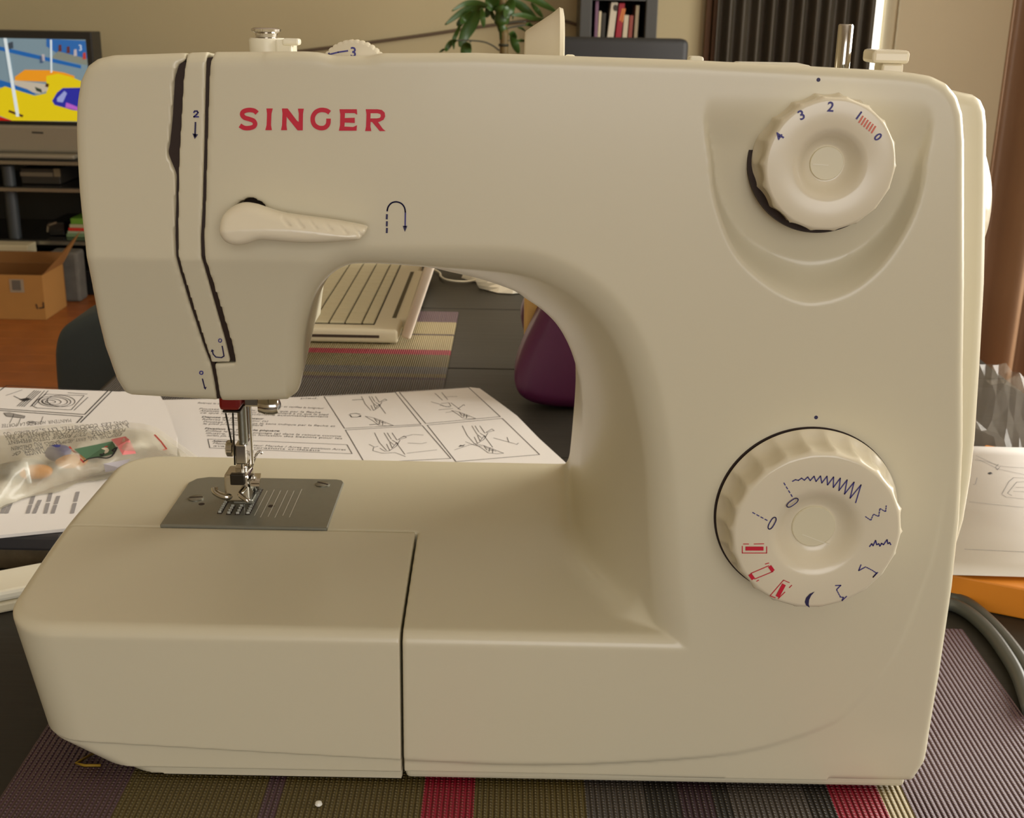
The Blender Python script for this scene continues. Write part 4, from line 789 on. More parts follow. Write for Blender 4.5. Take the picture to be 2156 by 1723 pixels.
strokes('machine_drawing', [r9((185, 490), (250, 520), (300, 545), (440, 555)), r9((185, 505), (240, 530), (300, 560), (440, 590)), r9((180, 515), (230, 518), (300, 540)), r9((300, 535), (285, 552), (295, 565), (308, 550)), r9((170, 640), (180, 640), (190, 605)), r9((440, 608), (380, 604), (355, 625), (318, 690), (340, 705), (440, 715)), r9((440, 625), (395, 628), (348, 685), (370, 697)), r9((390, 655), (440, 655)), r9((378, 675), (440, 678)), r9((150, 730), (440, 760)), r9((140, 815), (440, 875)), r9((130, 912), (250, 912), (440, 925)), r9((125, 975), (440, 990))], 0.00035, UPN, mat('fine_ink', (130, 126, 126), 0.8), so)
poly_face('machine_drawing', [r9((243, 582), (258, 576), (270, 582), (256, 588))], INK2, so)
pc_ = thing('power_cord', 'dark grey double power cord curving over the table right of the machine', 'cord', (0.25, 0.1, 0.0))
CRD = mat('grey_cord', (74, 76, 70), 0.35)
for P in ([(1985, 1258), (2015, 1262), (2050, 1281), (2092, 1318), (2130, 1362), (2160, 1408), (2190, 1480)], [(1980, 1270), (2012, 1276), (2046, 1296), (2084, 1332), (2118, 1378), (2146, 1428), (2170, 1500)]):
    tube('wire', spline([at(*q, z=0.0042) for q in P], 6), 0.0036, CRD, pc_, 12)
# crumpled clear wrapping
CL = mat('clear_film', (190, 180, 165), 0.12, alpha=0.22, spec=0.9)
cw = thing('clear_wrapping', 'crumpled clear plastic wrapping behind the drawings on the right', 'wrapping', (0.42, 0.46, 0.0))
v = []; f = []; rnd = random.Random(4); NX, NY = 16, 12
for j in range(NY + 1):
    for i in range(NX + 1):
        s, t = i / NX, j / NY; z = 0.004 + 0.045 * math.sin(math.pi * t) ** 0.6 * (0.7 + 0.3 * math.sin(s * 9 + t * 5)) + rnd.uniform(-0.003, 0.003); v.append((0.30 + 0.115 * s, 0.40 + 0.16 * t + 0.01 * math.sin(s * 11), max(0.002, z)))
for j in range(NY):
    for i in range(NX): b = j * (NX + 1) + i; f.append((b, b + 1, b + NX + 2, b + NX + 1))
link('film', mesh_py(v, f), CL, cw)
# ---- laptop
LW = mat('laptop_white', (226, 216, 186), 0.35); LG = mat('laptop_key', (222, 214, 180), 0.5); LSIDE = mat('laptop_side_white', (232, 216, 196), 0.35)
lp = thing('laptop', 'white laptop seen from its side on the beige placemat', 'laptop', (-0.2, 0.82, 0.0022))
fy = float(at(760, 723, z=0.0030)[1]); lxr = float(at(838, 720, y=fy)[0]); ztop = float(at(760, 694, y=fy)[2]); LLEN = 0.30
sharp_smooth(box('base', (lxr - 0.225, lxr, fy, fy + LLEN, 0.0030, ztop), LW, lp, bev=0.003, seg=3))
A, B = at(600, 706, y=fy), at(798.5, 709, y=fy)
box('disc_slot', (A[0], B[0], fy - 0.0002, fy + 0.003, B[2] - 0.0014, B[2] + 0.0012), mat('slot_dark', (70, 56, 46), 0.6), lp)
def C7(x, y): return (640 + x / 6.341, 570 + y / 6.341)
rows = [float(at(*C7(*p), z=ztop)[0]) for p in ((940, 718), (775, 718), (545, 715))]; w0 = rows[1] - rows[2]
rows = [rows[0], rows[1], rows[2], rows[2] - w0 * 0.93, rows[2] - w0 * 1.86, rows[2] - w0 * 2.8, rows[2] - w0 * 3.7]
ky0 = float(at(*C7(775, 722), z=ztop)[1])
box('keyboard_well', (rows[-1], rows[0] + 0.0004, ky0, ky0 + 0.275, ztop - 0.002, ztop + 0.0001), mat('key_gap', (52, 48, 38), 0.7), lp)
kmes = {}
for r in range(6):
    xa_, xb_ = rows[r + 1] + 0.0006, rows[r] - 0.0006; kb = bm_mesh(box_bm(xa_, xb_, 0.0004, 0.0180, ztop, ztop + 0.0022, bev=0.0007, seg=1)); kb.materials.append(LG)
    for k in range(15):
        o = link('key', kb, None, lp); o.location = (0, ky0 + 0.001 + 0.0183 * k - 0.004 * 0, 0)
hx = float(at(*C7(1330, 640), z=ztop)[0])
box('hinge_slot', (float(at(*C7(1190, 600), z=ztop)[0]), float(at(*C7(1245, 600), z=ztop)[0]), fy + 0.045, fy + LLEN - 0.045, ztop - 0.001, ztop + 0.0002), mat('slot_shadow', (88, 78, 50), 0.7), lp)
hxa = float(at(*C7(1245, 600), z=ztop)[0])
box('hinge_barrel', (hxa, lxr + 0.012, fy + 0.042, fy + LLEN - 0.042, 0.006, ztop + 0.0012), LW, lp, bev=0.003, seg=3)
# lid leaning back just past upright
hb = at(853, 716, y=fy); tx, tz_ = CAM[0] - hb[0], CAM[2] - hb[2]; Ld = math.hypot(tx, tz_); ux, uz = tx / Ld, tz_ / Ld; nx_, nz_ = uz, -ux
wl = 10.5 / F * 1.12
hb[2] = 0.0036 + 0.004
ring = [(hb[0] - nx_ * wl, hb[2] - nz_ * wl), (hb[0] + nx_ * wl, hb[2] + nz_ * wl), (hb[0] + nx_ * wl + ux * 0.215, hb[2] + nz_ * wl + uz * 0.215), (hb[0] - nx_ * wl + ux * 0.215, hb[2] - nz_ * wl + uz * 0.215)]
sharp_smooth(prism('lid', [(a, fy, b) for a, b in ring], (0, LLEN, 0), LSIDE, lp, bev=0.0028, seg=3))
sc0 = [(hb[0] - nx_ * (wl + 0.0003) + ux * q, hb[2] - nz_ * (wl + 0.0003) + uz * q) for q in (0.02, 0.2)]
poly_face('screen', [[(sc0[0][0], fy + 0.015, sc0[0][1]), (sc0[0][0], fy + LLEN - 0.015, sc0[0][1]), (sc0[1][0], fy + LLEN - 0.015, sc0[1][1]), (sc0[1][0], fy + 0.015, sc0[1][1])]], BLACKP, lp)
# ---- purple and tan handbag
PURP = mat('purple_leather', (88, 34, 72), 0.38, spec=0.4, noise=0.08, nscale=30); TAN = mat('tan_leather', (206, 164, 92), 0.5)
hbg = thing('handbag', 'purple handbag with a tan middle panel standing on the table', 'bag', (0.05, 0.54, 0.0))
yb0 = 0.492
sil = [(1168, 622), (1152, 645), (1137, 668), (1120, 702), (1104, 735), (1090, 772), (1083, 803), (1085, 828), (1096, 848), (1120, 862), (1160, 870), (1230, 874), (1290, 862), (1320, 820), (1310, 740), (1270, 660), (1220, 610), (1190, 605)]
def shell(name, pts2, y0, y1, r, m, par, res=0.0016):
    xs_ = [p[0] for p in pts2]; zs_ = [p[2] for p in pts2]
    return sdf_obj(name, lambda X, Y, Z: extr(sd_poly(pts2, X[:, None], Z[None, :])[:, None, :], np.float32(y0), np.float32(y1), Y[None, :, None], r).astype(np.float32), ((min(xs_) - .006, max(xs_) + .006), (y0 - .006, y1 + .006), (min(zs_) - .006, max(zs_) + .006)), res, m, par)
P_ = spline([at(*q, y=yb0 + 0.008) for q in sil], 5, True); zmin = min(p[2] for p in P_); P_ = [(p[0], 0, max(0.0004, p[2] - zmin + 0.0004)) for p in P_]
shell('side_panel', P_, yb0, yb0 + 0.045, 0.012, PURP, hbg)
tanp = [at(*q, y=yb0 + 0.06) for q in [(1103, 560), (1104, 640), (1103, 700), (1106, 726), (1160, 800), (1290, 800), (1300, 600), (1270, 545), (1150, 530)]]
shell('middle_panel', [(p[0], 0, max(0.0004, p[2])) for p in tanp], yb0 + 0.042, yb0 + 0.10, 0.003, TAN, hbg)
strokes('seam', [[at(*q, y=yb0 + 0.0415) for q in ((1116, 600), (1115, 625))]], 0.0012, NF, mat('seam_dark', (90, 64, 40), 0.7), hbg)
P3 = spline([at(*q, y=yb0 + 0.11) for q in [(1120, 600), (1103, 632), (1096, 655), (1099, 680), (1110, 700), (1180, 740), (1280, 720), (1290, 620), (1200, 580)]], 5, True); zmin = min(p[2] for p in P3)
shell('side_panel', [(p[0], 0, max(0.0004, p[2])) for p in P3], yb0 + 0.098, yb0 + 0.128, 0.010, PURP, hbg)
# ---- crumpled white bag and its cord further back
v = []; f = []; NX, NY = 30, 14; rnd = random.Random(11)
WB = mat('white_film', (232, 226, 206), 0.35)
for j in range(NY + 1):
    for i in range(NX + 1):
        a = 2 * math.pi * i / NX; t = j / NY; rr = math.cos(t * math.pi / 2) ** 0.5; w = 1 + 0.13 * math.sin(5 * a + 3 * t) + 0.07 * math.sin(9 * a - 5 * t)
        v.append((0.022 + 0.072 * rr * w * math.cos(a), 0.955 + 0.06 * rr * w * math.sin(a), 0.001 + 0.09 * t * (0.8 + 0.2 * math.sin(3 * a))))
for j in range(NY):
    for i in range(NX): b = j * (NX + 1) + i; f.append((b, b + 1, b + NX + 2, b + NX + 1))
tag(link('carrier_bag', mesh_py(v, f), WB), 'crumpled white plastic carrier bag at the far end of the table', 'bag')
tag(tube('white_cable', spline([at(*q, z=0.003) for q in [(900, 560), (925, 574), (928, 582), (940, 589), (970, 593), (1000, 590), (1040, 575)]], 6), 0.0012, WHITEP, None, 8), 'thin white cable looping beside the crumpled carrier bag', 'cable')
tag(lathe('bead', at(671, 1697, z=0.0023), (0, 0, 1), [(0.0009, 0), (0.0015, 0.0007), (0.0012, 0.0016), (0.0003, 0.002)], mat('glass_bead', (240, 240, 232), 0.1), None, n=16), 'tiny white bead on the placemat in front of the machine', 'bead')
yt = [at(*q, z=0.003) for q in [(200, 1585), (160, 1608), (178, 1612), (212, 1612)]]
tag(tube('yellow_thread', yt, 0.0006, mat('yellow_thread', (150, 118, 20), 0.7), None, 6), 'short yellow thread under the left end of the machine', 'thread')
# ==================================================================== ROOM BEYOND THE TABLE
# ---- dark chair beside the table
SLT = mat('slate_fabric', (58, 66, 66), 0.8, bump=0.2, bscale=200)
YC = 0.80
ch = thing('chair', 'dark slate upholstered chair beside the left edge of the table', 'chair', (-0.5, 0.92, FZ))
cp = [at(*q, y=YC) for q in [(114, 815), (110, 750), (116, 712), (132, 690), (160, 674), (200, 658), (240, 652)]]
cp = [(p[0], YC, p[2]) for p in spline(cp, 4)] + [(-0.36, YC, cp[-1][2]), (-0.36, YC, -0.33), (cp[0][0], YC, -0.33)]
sharp_smooth(prism('backrest', cp, (0, 0.09, 0), SLT, ch, bev=0.012, seg=3))
box('seat', (-0.475, -0.36, 0.80, 1.25, -0.34, -0.27), SLT, ch, bev=0.015)
for x in (-0.47, -0.40):
    for y in (0.82, 1.2): box('leg', (x, x + 0.03, y, y + 0.03, FZ, -0.335), BLACKP, ch)
# ---- television
YV = 4.0
def tv(px, py, e=0.0): return at(px, py, y=YV - e)
TV = thing('television', 'flat television showing a yellow sports mat at the left edge', 'television', (-1.9, 4.03, -0.31))
BZL = mat('tv_bezel', (38, 38, 36), 0.4); SIL = mat('tv_silver', (150, 142, 124), 0.4, 0.3)
xr = tv(197, 130)[0]; xl = xr - 0.98; zt = tv(120, 66)[2]; zb = tv(80, 322)[2]; zs_ = tv(80, 262)[2]
box('casing', (xl, xr, YV, YV + 0.10, zs_, zt), BZL, TV, bev=0.004)
box('speaker_panel', (xl, xr, YV - 0.004, YV + 0.10, zb, zs_ - 0.002), SIL, TV, bev=0.01)
box('pedestal', (xl + 0.2, xr - 0.08, YV - 0.05, YV + 0.14, at(80, 337, y=YV - 0.06)[2] + 0.001, zb), SIL, TV, bev=0.006)
tl = lambda n: tuple(n)
def emi(name, rgb, s=0.6): return mat('screen_' + name, rgb, 0.5, spec=0.1, emit=s)
SCX0, SCX1 = xl + 0.03, tv(184, 130)[0]; SZ0, SZ1 = tv(80, 255)[2], tv(100, 82)[2]
scr = box('screen', (SCX0, SCX1, YV - 0.001, YV + 0.002, SZ0, SZ1), emi('grey_blue', (112, 134, 146)), TV)
def T8(x, y, e=0.0015): p = tv(x / 5.745, 40 + y / 5.745, e); p[0] = max(SCX0, min(SCX1, p[0])); p[2] = max(SZ0, min(SZ1, p[2])); return p
def patch(pts, rgb, nm, e): poly_face('screen_image', [[T8(*p, e) for p in pts]], emi(nm, rgb), scr)
patch([(560, 240), (1070, 265), (1070, 510), (700, 420), (560, 330)], (46, 96, 160), 'blue', 0.0015)
patch([(700, 390), (1060, 480), (1060, 560), (620, 470)], (120, 126, 116), 'grey', 0.0018)
patch([(-60, 320), (300, 400), (980, 560), (980, 600), (300, 450), (-60, 365)], (34, 92, 160), 'blue2', 0.0021)
patch([(-60, 720), (180, 790), (420, 880), (420, 920), (180, 860), (-60, 810)], (40, 96, 170), 'blue2', 0.0021)
patch([(180, 700), (300, 615), (600, 620), (780, 650), (900, 690), (900, 900), (560, 900), (560, 760), (180, 745)], (214, 142, 34), 'orange', 0.0024)
patch([(560, 690), (700, 660), (860, 700), (1000, 760), (1000, 1240), (150, 1245), (-60, 1150), (-60, 870), (60, 815), (420, 930), (560, 900)], (206, 186, 24), 'yellow', 0.0027)
patch([(-60, 1160), (20, 1190), (150, 1245), (-60, 1250)], (176, 22, 8), 'red', 0.0030)
patch([(630, 990), (690, 890), (760, 835), (1000, 830), (1000, 1120), (870, 1100), (660, 1040)], (44, 46, 150), 'indigo', 0.0030)
patch([(690, 960), (780, 870), (810, 900), (760, 1010), (690, 1000)], (140, 150, 205), 'pale_blue', 0.0033)
patch([(800, 1010), (880, 1040), (1000, 1090), (1000, 1120), (790, 1070)], (170, 92, 190), 'violet', 0.0033)
patch([(165, 740), (420, 770), (560, 790), (590, 800), (570, 870), (480, 905), (400, 890), (330, 850), (180, 800)], (176, 170, 156), 'pale_grey', 0.0033)
patch([(420, 820), (500, 850), (510, 895), (440, 870)], (52, 62, 48), 'dark_green', 0.0036)
patch([(560, 775), (595, 790), (580, 830), (545, 815)], (70, 40, 30), 'brown', 0.0036)
patch([(40, 225), (80, 222), (235, 1180), (195, 1180)], (202, 216, 222), 'white_blue', 0.0042)
patch([(605, 250), (628, 250), (632, 645), (612, 650)], (202, 216, 222), 'white_blue', 0.0042)
patch([(110, 1100), (285, 1165), (270, 1190), (100, 1125)], (84, 30, 10), 'brown', 0.0033)
for x, y, c in ((725, 355, 'brown'), (825, 375, 'brown'), (910, 410, 'pale_grey'), (1020, 450, 'red'), (520, 470, 'pale_grey'), (500, 495, 'blue'), (140, 320, 'dark_green'), (110, 330, 'dark_green')):
    patch([(x - 16, y - 40), (x + 16, y - 45), (x + 22, y + 35), (x - 18, y + 40)], {'brown': (90, 50, 50), 'pale_grey': (170, 164, 168), 'red': (170, 60, 50), 'blue': (60, 80, 110), 'dark_green': (60, 70, 80)}[c], c + '_figure', 0.0036)
text('screen_image', '3', T8(972, 352, 0.004), (1, 0, 0), (0, 0, 1), 0.028, emi('white_blue', (202, 216, 222)), scr)
strokes('brand_mark', [[at(68, 279, y=YV - 0.0045), at(90, 280, y=YV - 0.0045)]], 0.006, NF, BZL, TV)
# ---- television stand with shelves
STN = thing('tv_stand', 'black media stand with glass shelves under the television', 'stand', (-1.9, 4.1, FZ))
GLS = mat('black_glass', (26, 26, 26), 0.12); SLV = mat('silver_edge', (150, 144, 130), 0.25, 0.8)
sx0, sx1 = xl - 0.1, xr + 0.32
for row, nm in ((337, 0), (394, 1), (505, 2)):
    z = at(80, row, y=YV - 0.06)[2]; sh_ = box('shelf', (sx0, sx1, YV - 0.06, YV + 0.4, z - 0.018, z), GLS, STN, bev=0.004)
    box('shelf_edge', (sx0, sx1, YV - 0.066, YV - 0.061, z - 0.016, z - 0.004), SLV, sh_)
box('base', (sx0, sx1, YV - 0.05, YV + 0.4, FZ, FZ + 0.09), BLACKP, STN, bev=0.004)
box('back_panel', (sx0, sx1, YV + 0.36, YV + 0.38, FZ + 0.09, at(80, 345, y=YV)[2]), BLACKP, STN)
for px in (24, -200): c = at(px, 420, y=YV - 0.02); lathe('post', (c[0], YV - 0.02, FZ + 0.09), (0, 0, 1), [(0.022, 0), (0.022, at(80, 345, y=YV)[2] - FZ - 0.095)], mat('post_grey', (56, 60, 62), 0.45), STN, n=20)
lathe('post', (sx1 - 0.05, YV - 0.02, FZ + 0.09), (0, 0, 1), [(0.022, 0), (0.022, at(80, 345, y=YV)[2] - FZ - 0.095)], MATS['post_grey'], STN, n=20)
def dev(name, p0, p1, y, d, m, label, cat, z0=None):
    A, B = at(*p0, y=y), at(*p1, y=y); return tag(box(name, (A[0], B[0], y, y + d, B[2] if z0 is None else z0, A[2]), m, None, bev=0.004), label, cat)
zsh1 = at(80, 394, y=YV - 0.06)[2] + 0.001; zsh2 = at(80, 505, y=YV - 0.06)[2]
dvd = thing('disc_player', 'silver and black disc player on the top shelf of the stand', 'player', (-1.7, 4.1, zsh1))
A, B = at(42, 354, y=YV), at(128, 388, y=YV); box('case', (A[0], B[0], YV, YV + 0.25, zsh1 + 0.0005, A[2]), mat('player_dark', (46, 42, 36), 0.4), dvd, bev=0.003)
A, B = at(43, 362, y=YV), at(112, 372, y=YV); box('tray', (A[0], B[0], YV - 0.004, YV, B[2], A[2]), mat('player_silver', (120, 112, 96), 0.4, 0.4), dvd)
A, B = at(113, 355, y=YV), at(128, 372, y=YV); box('display', (A[0], B[0], YV - 0.004, YV, B[2], A[2]), mat('player_tan', (118, 104, 78), 0.5), dvd)
dev('game_console', (100, 468), (137, 500), YV + 0.02, 0.2, mat('console_black', (24, 24, 24), 0.2), 'small black box on the lower shelf of the stand', 'console', zsh2 + 0.0005)
strokes('console_glint', [[at(100, 488, y=YV + 0.0195), at(101, 475, y=YV + 0.0195), at(118, 469, y=YV + 0.0195)]], 0.007, NF, SLV, bpy.data.objects['game_console'])
for i, (c, y0, y1) in enumerate((((108, 132, 92), 495, 487), ((150, 160, 130), 486, 480), ((196, 40, 26), 479.5, 472), ((170, 160, 124), 471, 463), ((96, 140, 40), 462, 449))):
    A, B = at(139 + i * 2, y1, y=YV), at(190, y0, y=YV); z0 = zsh2 + 0.0005 if i == 0 else zprev + 0.0006; zprev = z0 + (A[2] - B[2])
    tag(box('game_case', (A[0], B[0], YV, YV + 0.14, z0, zprev), mat('case_%d' % i, c, 0.5), None, bev=0.001), ['grey green', 'pale green', 'red', 'cream', 'bright green'][i] + ' plastic case in the small pile on the stand', 'case', 'cases piled on the stand')
# ---- cardboard box
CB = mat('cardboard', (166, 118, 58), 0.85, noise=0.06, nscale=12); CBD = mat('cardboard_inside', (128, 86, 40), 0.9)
YX = 3.58
cbx = thing('cardboard_box', 'open brown cardboard box on the wooden floor by the television stand', 'box', (-1.8, 3.75, FZ))
xR = at(96, 660, y=YX)[0]; zT = at(50, 580, y=YX)[2]; xL = xR - 0.5; D_ = 0.2
box('front_panel', (xL, xR, YX, YX + 0.006, FZ + 0.001, zT), CB, cbx); box('side_panel', (xR - 0.006, xR, YX + 0.006, YX + D_ - 0.006, FZ + 0.001, zT), CB, cbx); box('side_panel', (xL, xL + 0.006, YX + 0.006, YX + D_ - 0.006, FZ + 0.001, zT), CB, cbx)
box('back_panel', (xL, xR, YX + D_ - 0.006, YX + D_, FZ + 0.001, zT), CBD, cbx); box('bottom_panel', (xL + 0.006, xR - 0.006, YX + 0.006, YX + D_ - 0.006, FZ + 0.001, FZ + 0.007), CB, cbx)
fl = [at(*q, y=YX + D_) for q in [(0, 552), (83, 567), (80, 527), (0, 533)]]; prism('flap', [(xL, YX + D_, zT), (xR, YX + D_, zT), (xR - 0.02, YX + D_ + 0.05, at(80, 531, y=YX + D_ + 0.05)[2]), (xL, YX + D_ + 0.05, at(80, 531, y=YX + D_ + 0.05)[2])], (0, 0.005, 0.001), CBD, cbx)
f1, f2 = at(154, 494, y=YX + 0.12), at(150, 515, y=YX + 0.02)
prism('flap', [(xR, YX + 0.004, zT), (xR, YX + D_ - 0.004, zT), (f1[0], YX + D_ - 0.01, f1[2]), (f2[0], YX + 0.01, f2[2])], (0.004, 0, 0.004), CB, cbx)
A, B = at(19, 588, y=YX), at(52, 616, y=YX); poly_face('label', [[(A[0], YX - 0.001, A[2]), (B[0], YX - 0.001, A[2]), (B[0], YX - 0.001, B[2]), (A[0], YX - 0.001, B[2])]], mat('box_label', (150, 134, 112), 0.7), cbx)
A, B = at(25, 590, y=YX), at(45, 611, y=YX); poly_face('label_print', [[(A[0], YX - 0.002, A[2]), (B[0], YX - 0.002, A[2]), (B[0], YX - 0.002, B[2]), (A[0], YX - 0.002, B[2])]], mat('label_grey', (96, 88, 78), 0.8), cbx)
yx = YX - 0.0015
strokes('stencil_mark', [[at(76, 641, y=yx), at(79, 650, y=yx)], [at(83, 649, y=yx), at(92, 648, y=yx), at(91, 637, y=yx)]], 0.004, NF, INK2, cbx)
A, B = at(0, 514, y=3.86), at(64, 532, y=3.86)
tag(box('white_carton', (A[0] - 0.25, B[0], 3.84, 3.92, FZ + 0.0, A[2]), mat('carton_white', (196, 184, 150), 0.7), None, bev=0.003), 'white carton standing on the floor behind the cardboard box', 'carton')
A, B = at(80, 528, y=3.86), at(168, 560, y=3.86)
tag(box('grey_parcel', (A[0] + 0.04, B[0], 3.84, 3.92, FZ + 0.0, A[2]), mat('parcel_grey', (96, 92, 84), 0.8, noise=0.5, nscale=20), None, bev=0.01), 'crumpled grey parcel on the floor behind the cardboard box', 'parcel')
# ---- black chair
SOF = mat('black_leather', (36, 36, 36), 0.6, noise=0.3, nscale=12); YF = 3.3
sf = thing('armchair', 'black upholstered chair with its back showing above the machine arm', 'chair', (0.3, 3.5, FZ))
zT = at(1300, 80, y=YF)[2]; xR = at(1450, 110, y=YF)[0]; xL = at(1172, 100, y=YF)[0]
sharp_smooth(box('backrest', (xL, xR, YF, YF + 0.09, FZ + 0.35, zT), SOF, sf, bev=0.018, seg=4), 30)
box('seat', (xL + 0.01, xR - 0.01, YF + 0.085, YF + 0.50, FZ + 0.34, FZ + 0.44), SOF, sf, bev=0.02)
for x in (xL + 0.02, xR - 0.06):
    for y in (YF + 0.03, YF + 0.42): box('leg', (x, x + 0.04, y, y + 0.04, FZ, FZ + 0.36), BLACKP, sf)
# ---- bookcase and books
YK = 4.28
bc = thing('bookcase', 'dark grey bookcase with one shelf of books in view', 'bookcase', (0.36, 4.4, FZ))
BCM = mat('bookcase_grey', (66, 66, 62), 0.5)
def C10(x, y): return (1180 + x / 6.341, y / 6.341)
xa = at(1221, 40, y=YK)[0]; xb = at(1384, 40, y=YK)[0]; xia = at(*C10(418, 200), y=YK)[0]; xib = at(*C10(1140, 200), y=YK)[0]; zsh = at(1300, 84, y=YK)[2]; zup = at(1300, 1, y=YK)[2]
box('side_panel', (xa, xia, YK, YK + 0.28, FZ, 1.0), BCM, bc, bev=0.003); box('side_panel', (xib, xb, YK, YK + 0.28, FZ, 1.0), BCM, bc, bev=0.003)
box('back_board', (xia, xib, YK + 0.26, YK + 0.28, FZ, 1.0), mat('bookcase_back', (28, 26, 24), 0.8), bc)
for z in (zsh, zup + 0.02, zup + 0.33, zup + 0.62, zsh - 0.33, zsh - 0.62): box('shelf', (xia + 0.0005, xib - 0.0005, YK + 0.005, YK + 0.26, z - 0.02, z), BCM, bc)
bks = [((450, 490), (470, 10), 48, (118, 84, 106), 'thin purple book at the left end of the shelf'), ((495, 490), (520, 148), 38, (206, 192, 160), 'small cream book right of the purple book'), ((535, 490), (560, 170), 60, (48, 44, 34), 'dark olive book between cream book and wide white book'), ((620, 490), (705, 30), 95, (200, 190, 168), 'wide white book leaning with a dark emblem on its spine'), ((730, 490), (805, 42), 85, (150, 22, 40), 'crimson book with gold lettering leaning on the white book'), ((825, 490), (860, 200), 68, (196, 184, 158), 'short white book right of the crimson book'), ((900, 490), (930, 205), 58, (136, 62, 50), 'short russet book right of the short white book'), ((980, 490), (1015, 70), 52, (160, 146, 118), 'tall beige book at the right end of the row')]
for (b0, t0, wd, c, lab) in bks:
    A, T = at(*C10(*b0), y=YK + 0.03), at(*C10(*t0), y=YK + 0.03); w = wd / 6.341 / F * 4.6 * 0.9; dx = (T[0] - A[0]) * 0.62
    m_ = mat('book_' + '_'.join(map(str, c)), c, 0.6)
    bt = thing('book', lab, 'book', (A[0], YK + 0.1, zsh), 'books on the bookcase shelf'); zt_ = T[2]
    prism('cover', [(A[0], YK + 0.03, zsh + 0.0008), (A[0] + w, YK + 0.03, zsh + 0.0008), (A[0] + w + dx, YK + 0.03, zt_), (A[0] + dx, YK + 0.03, zt_)], (0, 0.16, 0), m_, bt, bev=0.002)
    if 'emblem' in lab: poly_face('spine_emblem', [[at(*C10(735 + 32 * math.cos(t), 105 + 45 * math.sin(t)), y=YK + 0.0285) for t in [k * 0.628 for k in range(10)]]], mat('emblem_dark', (60, 52, 42), 0.7), bt)
    if 'gold' in lab: strokes('spine_lettering', [[at(*C10(825, 290), y=YK + 0.0285), at(*C10(860, 120), y=YK + 0.0285)], [at(*C10(798, 270), y=YK + 0.0285), at(*C10(832, 120), y=YK + 0.0285)]], 0.006, NF, mat('gold_foil', (205, 120, 50), 0.4), bt)
# ---- potted plant
YPL = 3.75
def C3(x, y): return (900 + x / 6.7375, y / 6.7375)
def lp_(x, y, dy=0.0): return at(*C3(x, y), y=YPL + dy)
PLT = thing('potted_plant', 'green bamboo-like houseplant against the wall', 'plant', (float(lp_(1080, 600)[0]), YPL, FZ))
LEAF = mat('leaf_green', (56, 84, 30), 0.4, noise=0.3, nscale=14); STEMM = mat('plant_stem', (110, 92, 50), 0.6, noise=0.3, nscale=30)
s0 = lp_(1085, 740); st_ = [(s0[0] - 0.004, YPL, FZ + 0.22), tuple(s0), tuple(lp_(1075, 450)), tuple(lp_(1065, 200)), tuple(lp_(1058, -80)), tuple(lp_(1055, -500))]
tube('stem', spline(st_, 5), 0.014, STEMM, PLT, 12)
tube('sheath', spline([lp_(1078, 560), lp_(1068, 420), lp_(1050, 330), lp_(1075, 150), lp_(1060, 60)], 4), [0.013] * 4 + [0.016] * 4 + [0.024] * 4 + [0.03] * 4 + [0.016], LEAF, PLT, 12)
lathe('node', lp_(1080, 640), (0, 0, 1), [(0.016, -0.004), (0.018, 0), (0.016, 0.004)], mat('node_dark', (44, 46, 30), 0.6), PLT, n=14)
lathe('pot', (s0[0], YPL, FZ), (0, 0, 1), [(0.10, 0), (0.14, 0.24), (0.15, 0.25), (0.13, 0.25), (0.12, 0.2)], mat('pot_clay', (150, 130, 110), 0.7), PLT, n=32)
def leaf(pts, wmax, dy=0.0, bend=0.02):
    P = spline([lp_(*p, dy + bend * math.sin(3.0 * i / max(1, len(pts) - 1))) for i, p in enumerate(pts)], 6); n = len(P); v = []; f = []
    for i, p in enumerate(P):
        t = i / (n - 1); T = Vector(P[min(i + 1, n - 1)]) - Vector(P[max(i - 1, 0)]); s = T.cross(Vector((0, 1, 0.25))).normalized(); w = wmax / 6.7375 / F * 4.2 * 0.5 * (math.sin(math.pi * min(1, t * 0.93 + 0.05)) ** 0.75)
        v += [Vector(p) - s * w + Vector((0, -0.006, 0)), Vector(p), Vector(p) + s * w + Vector((0, -0.006, 0))]
    for i in range(n - 1): b = i * 3; f += [(b, b + 1, b + 4, b + 3), (b + 1, b + 2, b + 5, b + 4)]
    o = link('leaf', mesh_py(v, f), LEAF, PLT, True); md = o.modifiers.new('t', 'SOLIDIFY'); md.thickness = 0.0015
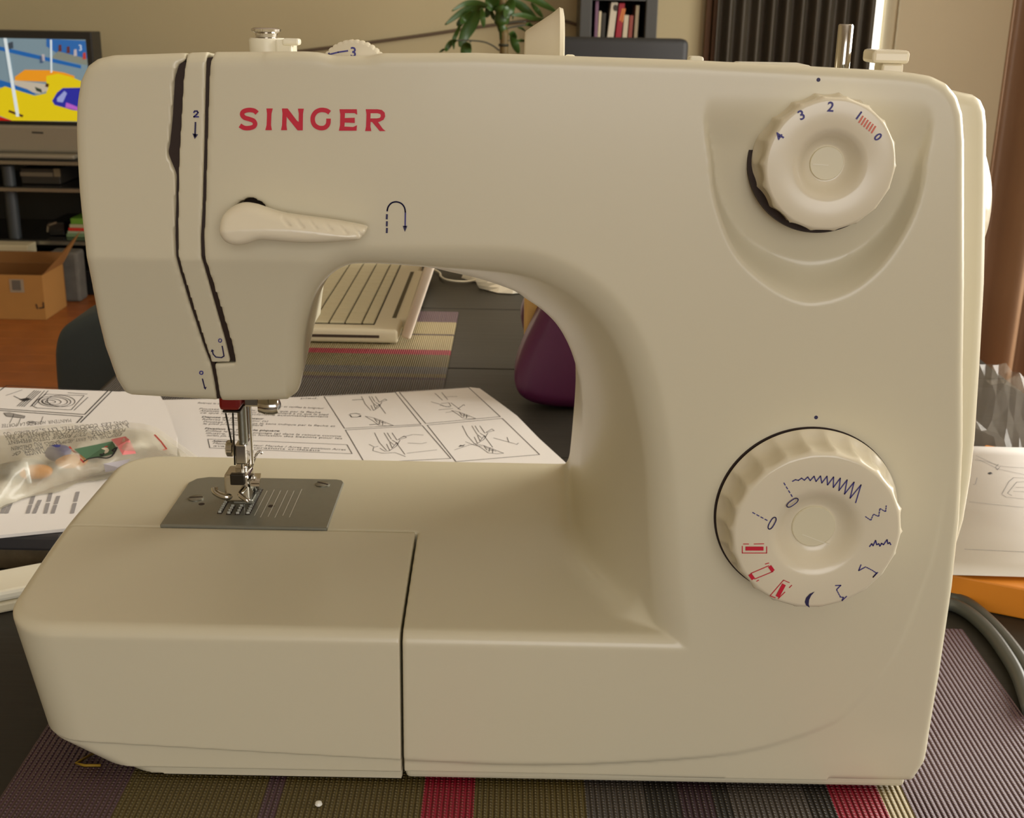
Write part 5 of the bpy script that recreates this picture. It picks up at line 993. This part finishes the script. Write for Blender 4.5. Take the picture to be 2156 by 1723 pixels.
for i, (p, w) in enumerate([([(870, 85), (720, 40), (540, 50), (345, 158)], 75), ([(860, 90), (700, 90), (480, 180), (248, 355)], 100), ([(740, 130), (560, 210), (440, 360), (455, 350)], 90), ([(470, 340), (420, 460), (375, 570), (375, 700)], 60), ([(740, 130), (650, 300), (540, 480), (455, 665)], 175), ([(770, 110), (785, 250), (800, 395)], 75), ([(480, 340), (520, 260), (640, 150)], 95), ([(880, 40), (860, 160), (830, 250)], 90), ([(1000, -40), (900, 60), (850, 130)], 190), ([(1120, 130), (1060, 250), (1010, 300)], 170), ([(1200, -20), (1160, 120), (1100, 260)], 150), ([(1210, 30), (1215, 150), (1210, 280)], 35), ([(1140, 0), (1290, 60), (1430, 170), (1560, 280)], 120), ([(1300, -40), (1500, -10), (1680, 80), (1830, 170)], 95), ([(1470, 40), (1560, 150), (1640, 250)], 70), ([(1190, 210), (1350, 215), (1500, 260), (1640, 270)], 70), ([(1390, 350), (1440, 345), (1500, 370)], 55), ([(1280, 390), (1340, 405), (1395, 445)], 35), ([(420, 570), (340, 600), (280, 680), (255, 730)], 75), ([(250, 690), (210, 715), (165, 742)], 35), ([(600, 610), (560, 660), (540, 760), (530, 820)], 150), ([(1160, 470), (1210, 480), (1270, 540)], 85), ([(1190, 480), (1240, 620), (1300, 760)], 110), ([(1270, 570), (1330, 575), (1400, 575)], 45), ([(900, 130), (930, 230), (1000, 320)], 60)]): leaf(p, w, 0.02 * ((i * 7) % 5 - 2))
for P in ([(1020, 720), (930, 650), (800, 595), (620, 575), (470, 570), (400, 580)], [(620, 578), (600, 600)], [(1110, 415), (1200, 385), (1390, 355)], [(1110, 340), (1220, 310), (1400, 310)], [(1120, 600), (1160, 570)], [(1115, 490), (1150, 465)]): tube('twig', spline([lp_(*p) for p in P], 4), 0.003, mat('twig', (80, 80, 66), 0.6), PLT, 6)
# ---- loose cable against the wall
cb_ = spline([at(*q, y=WY - 0.02) for q in [(560, 116), (640, 107), (760, 92), (900, 73), (1000, 58), (1060, 50), (1130, 42), (1187, 44), (1240, 62)]], 5)
tag(tube('wall_cable', cb_, 0.006, mat('cable_brown', (96, 80, 62), 0.6), None, 8), 'thin brown cable running across the wall behind the plant', 'cable')
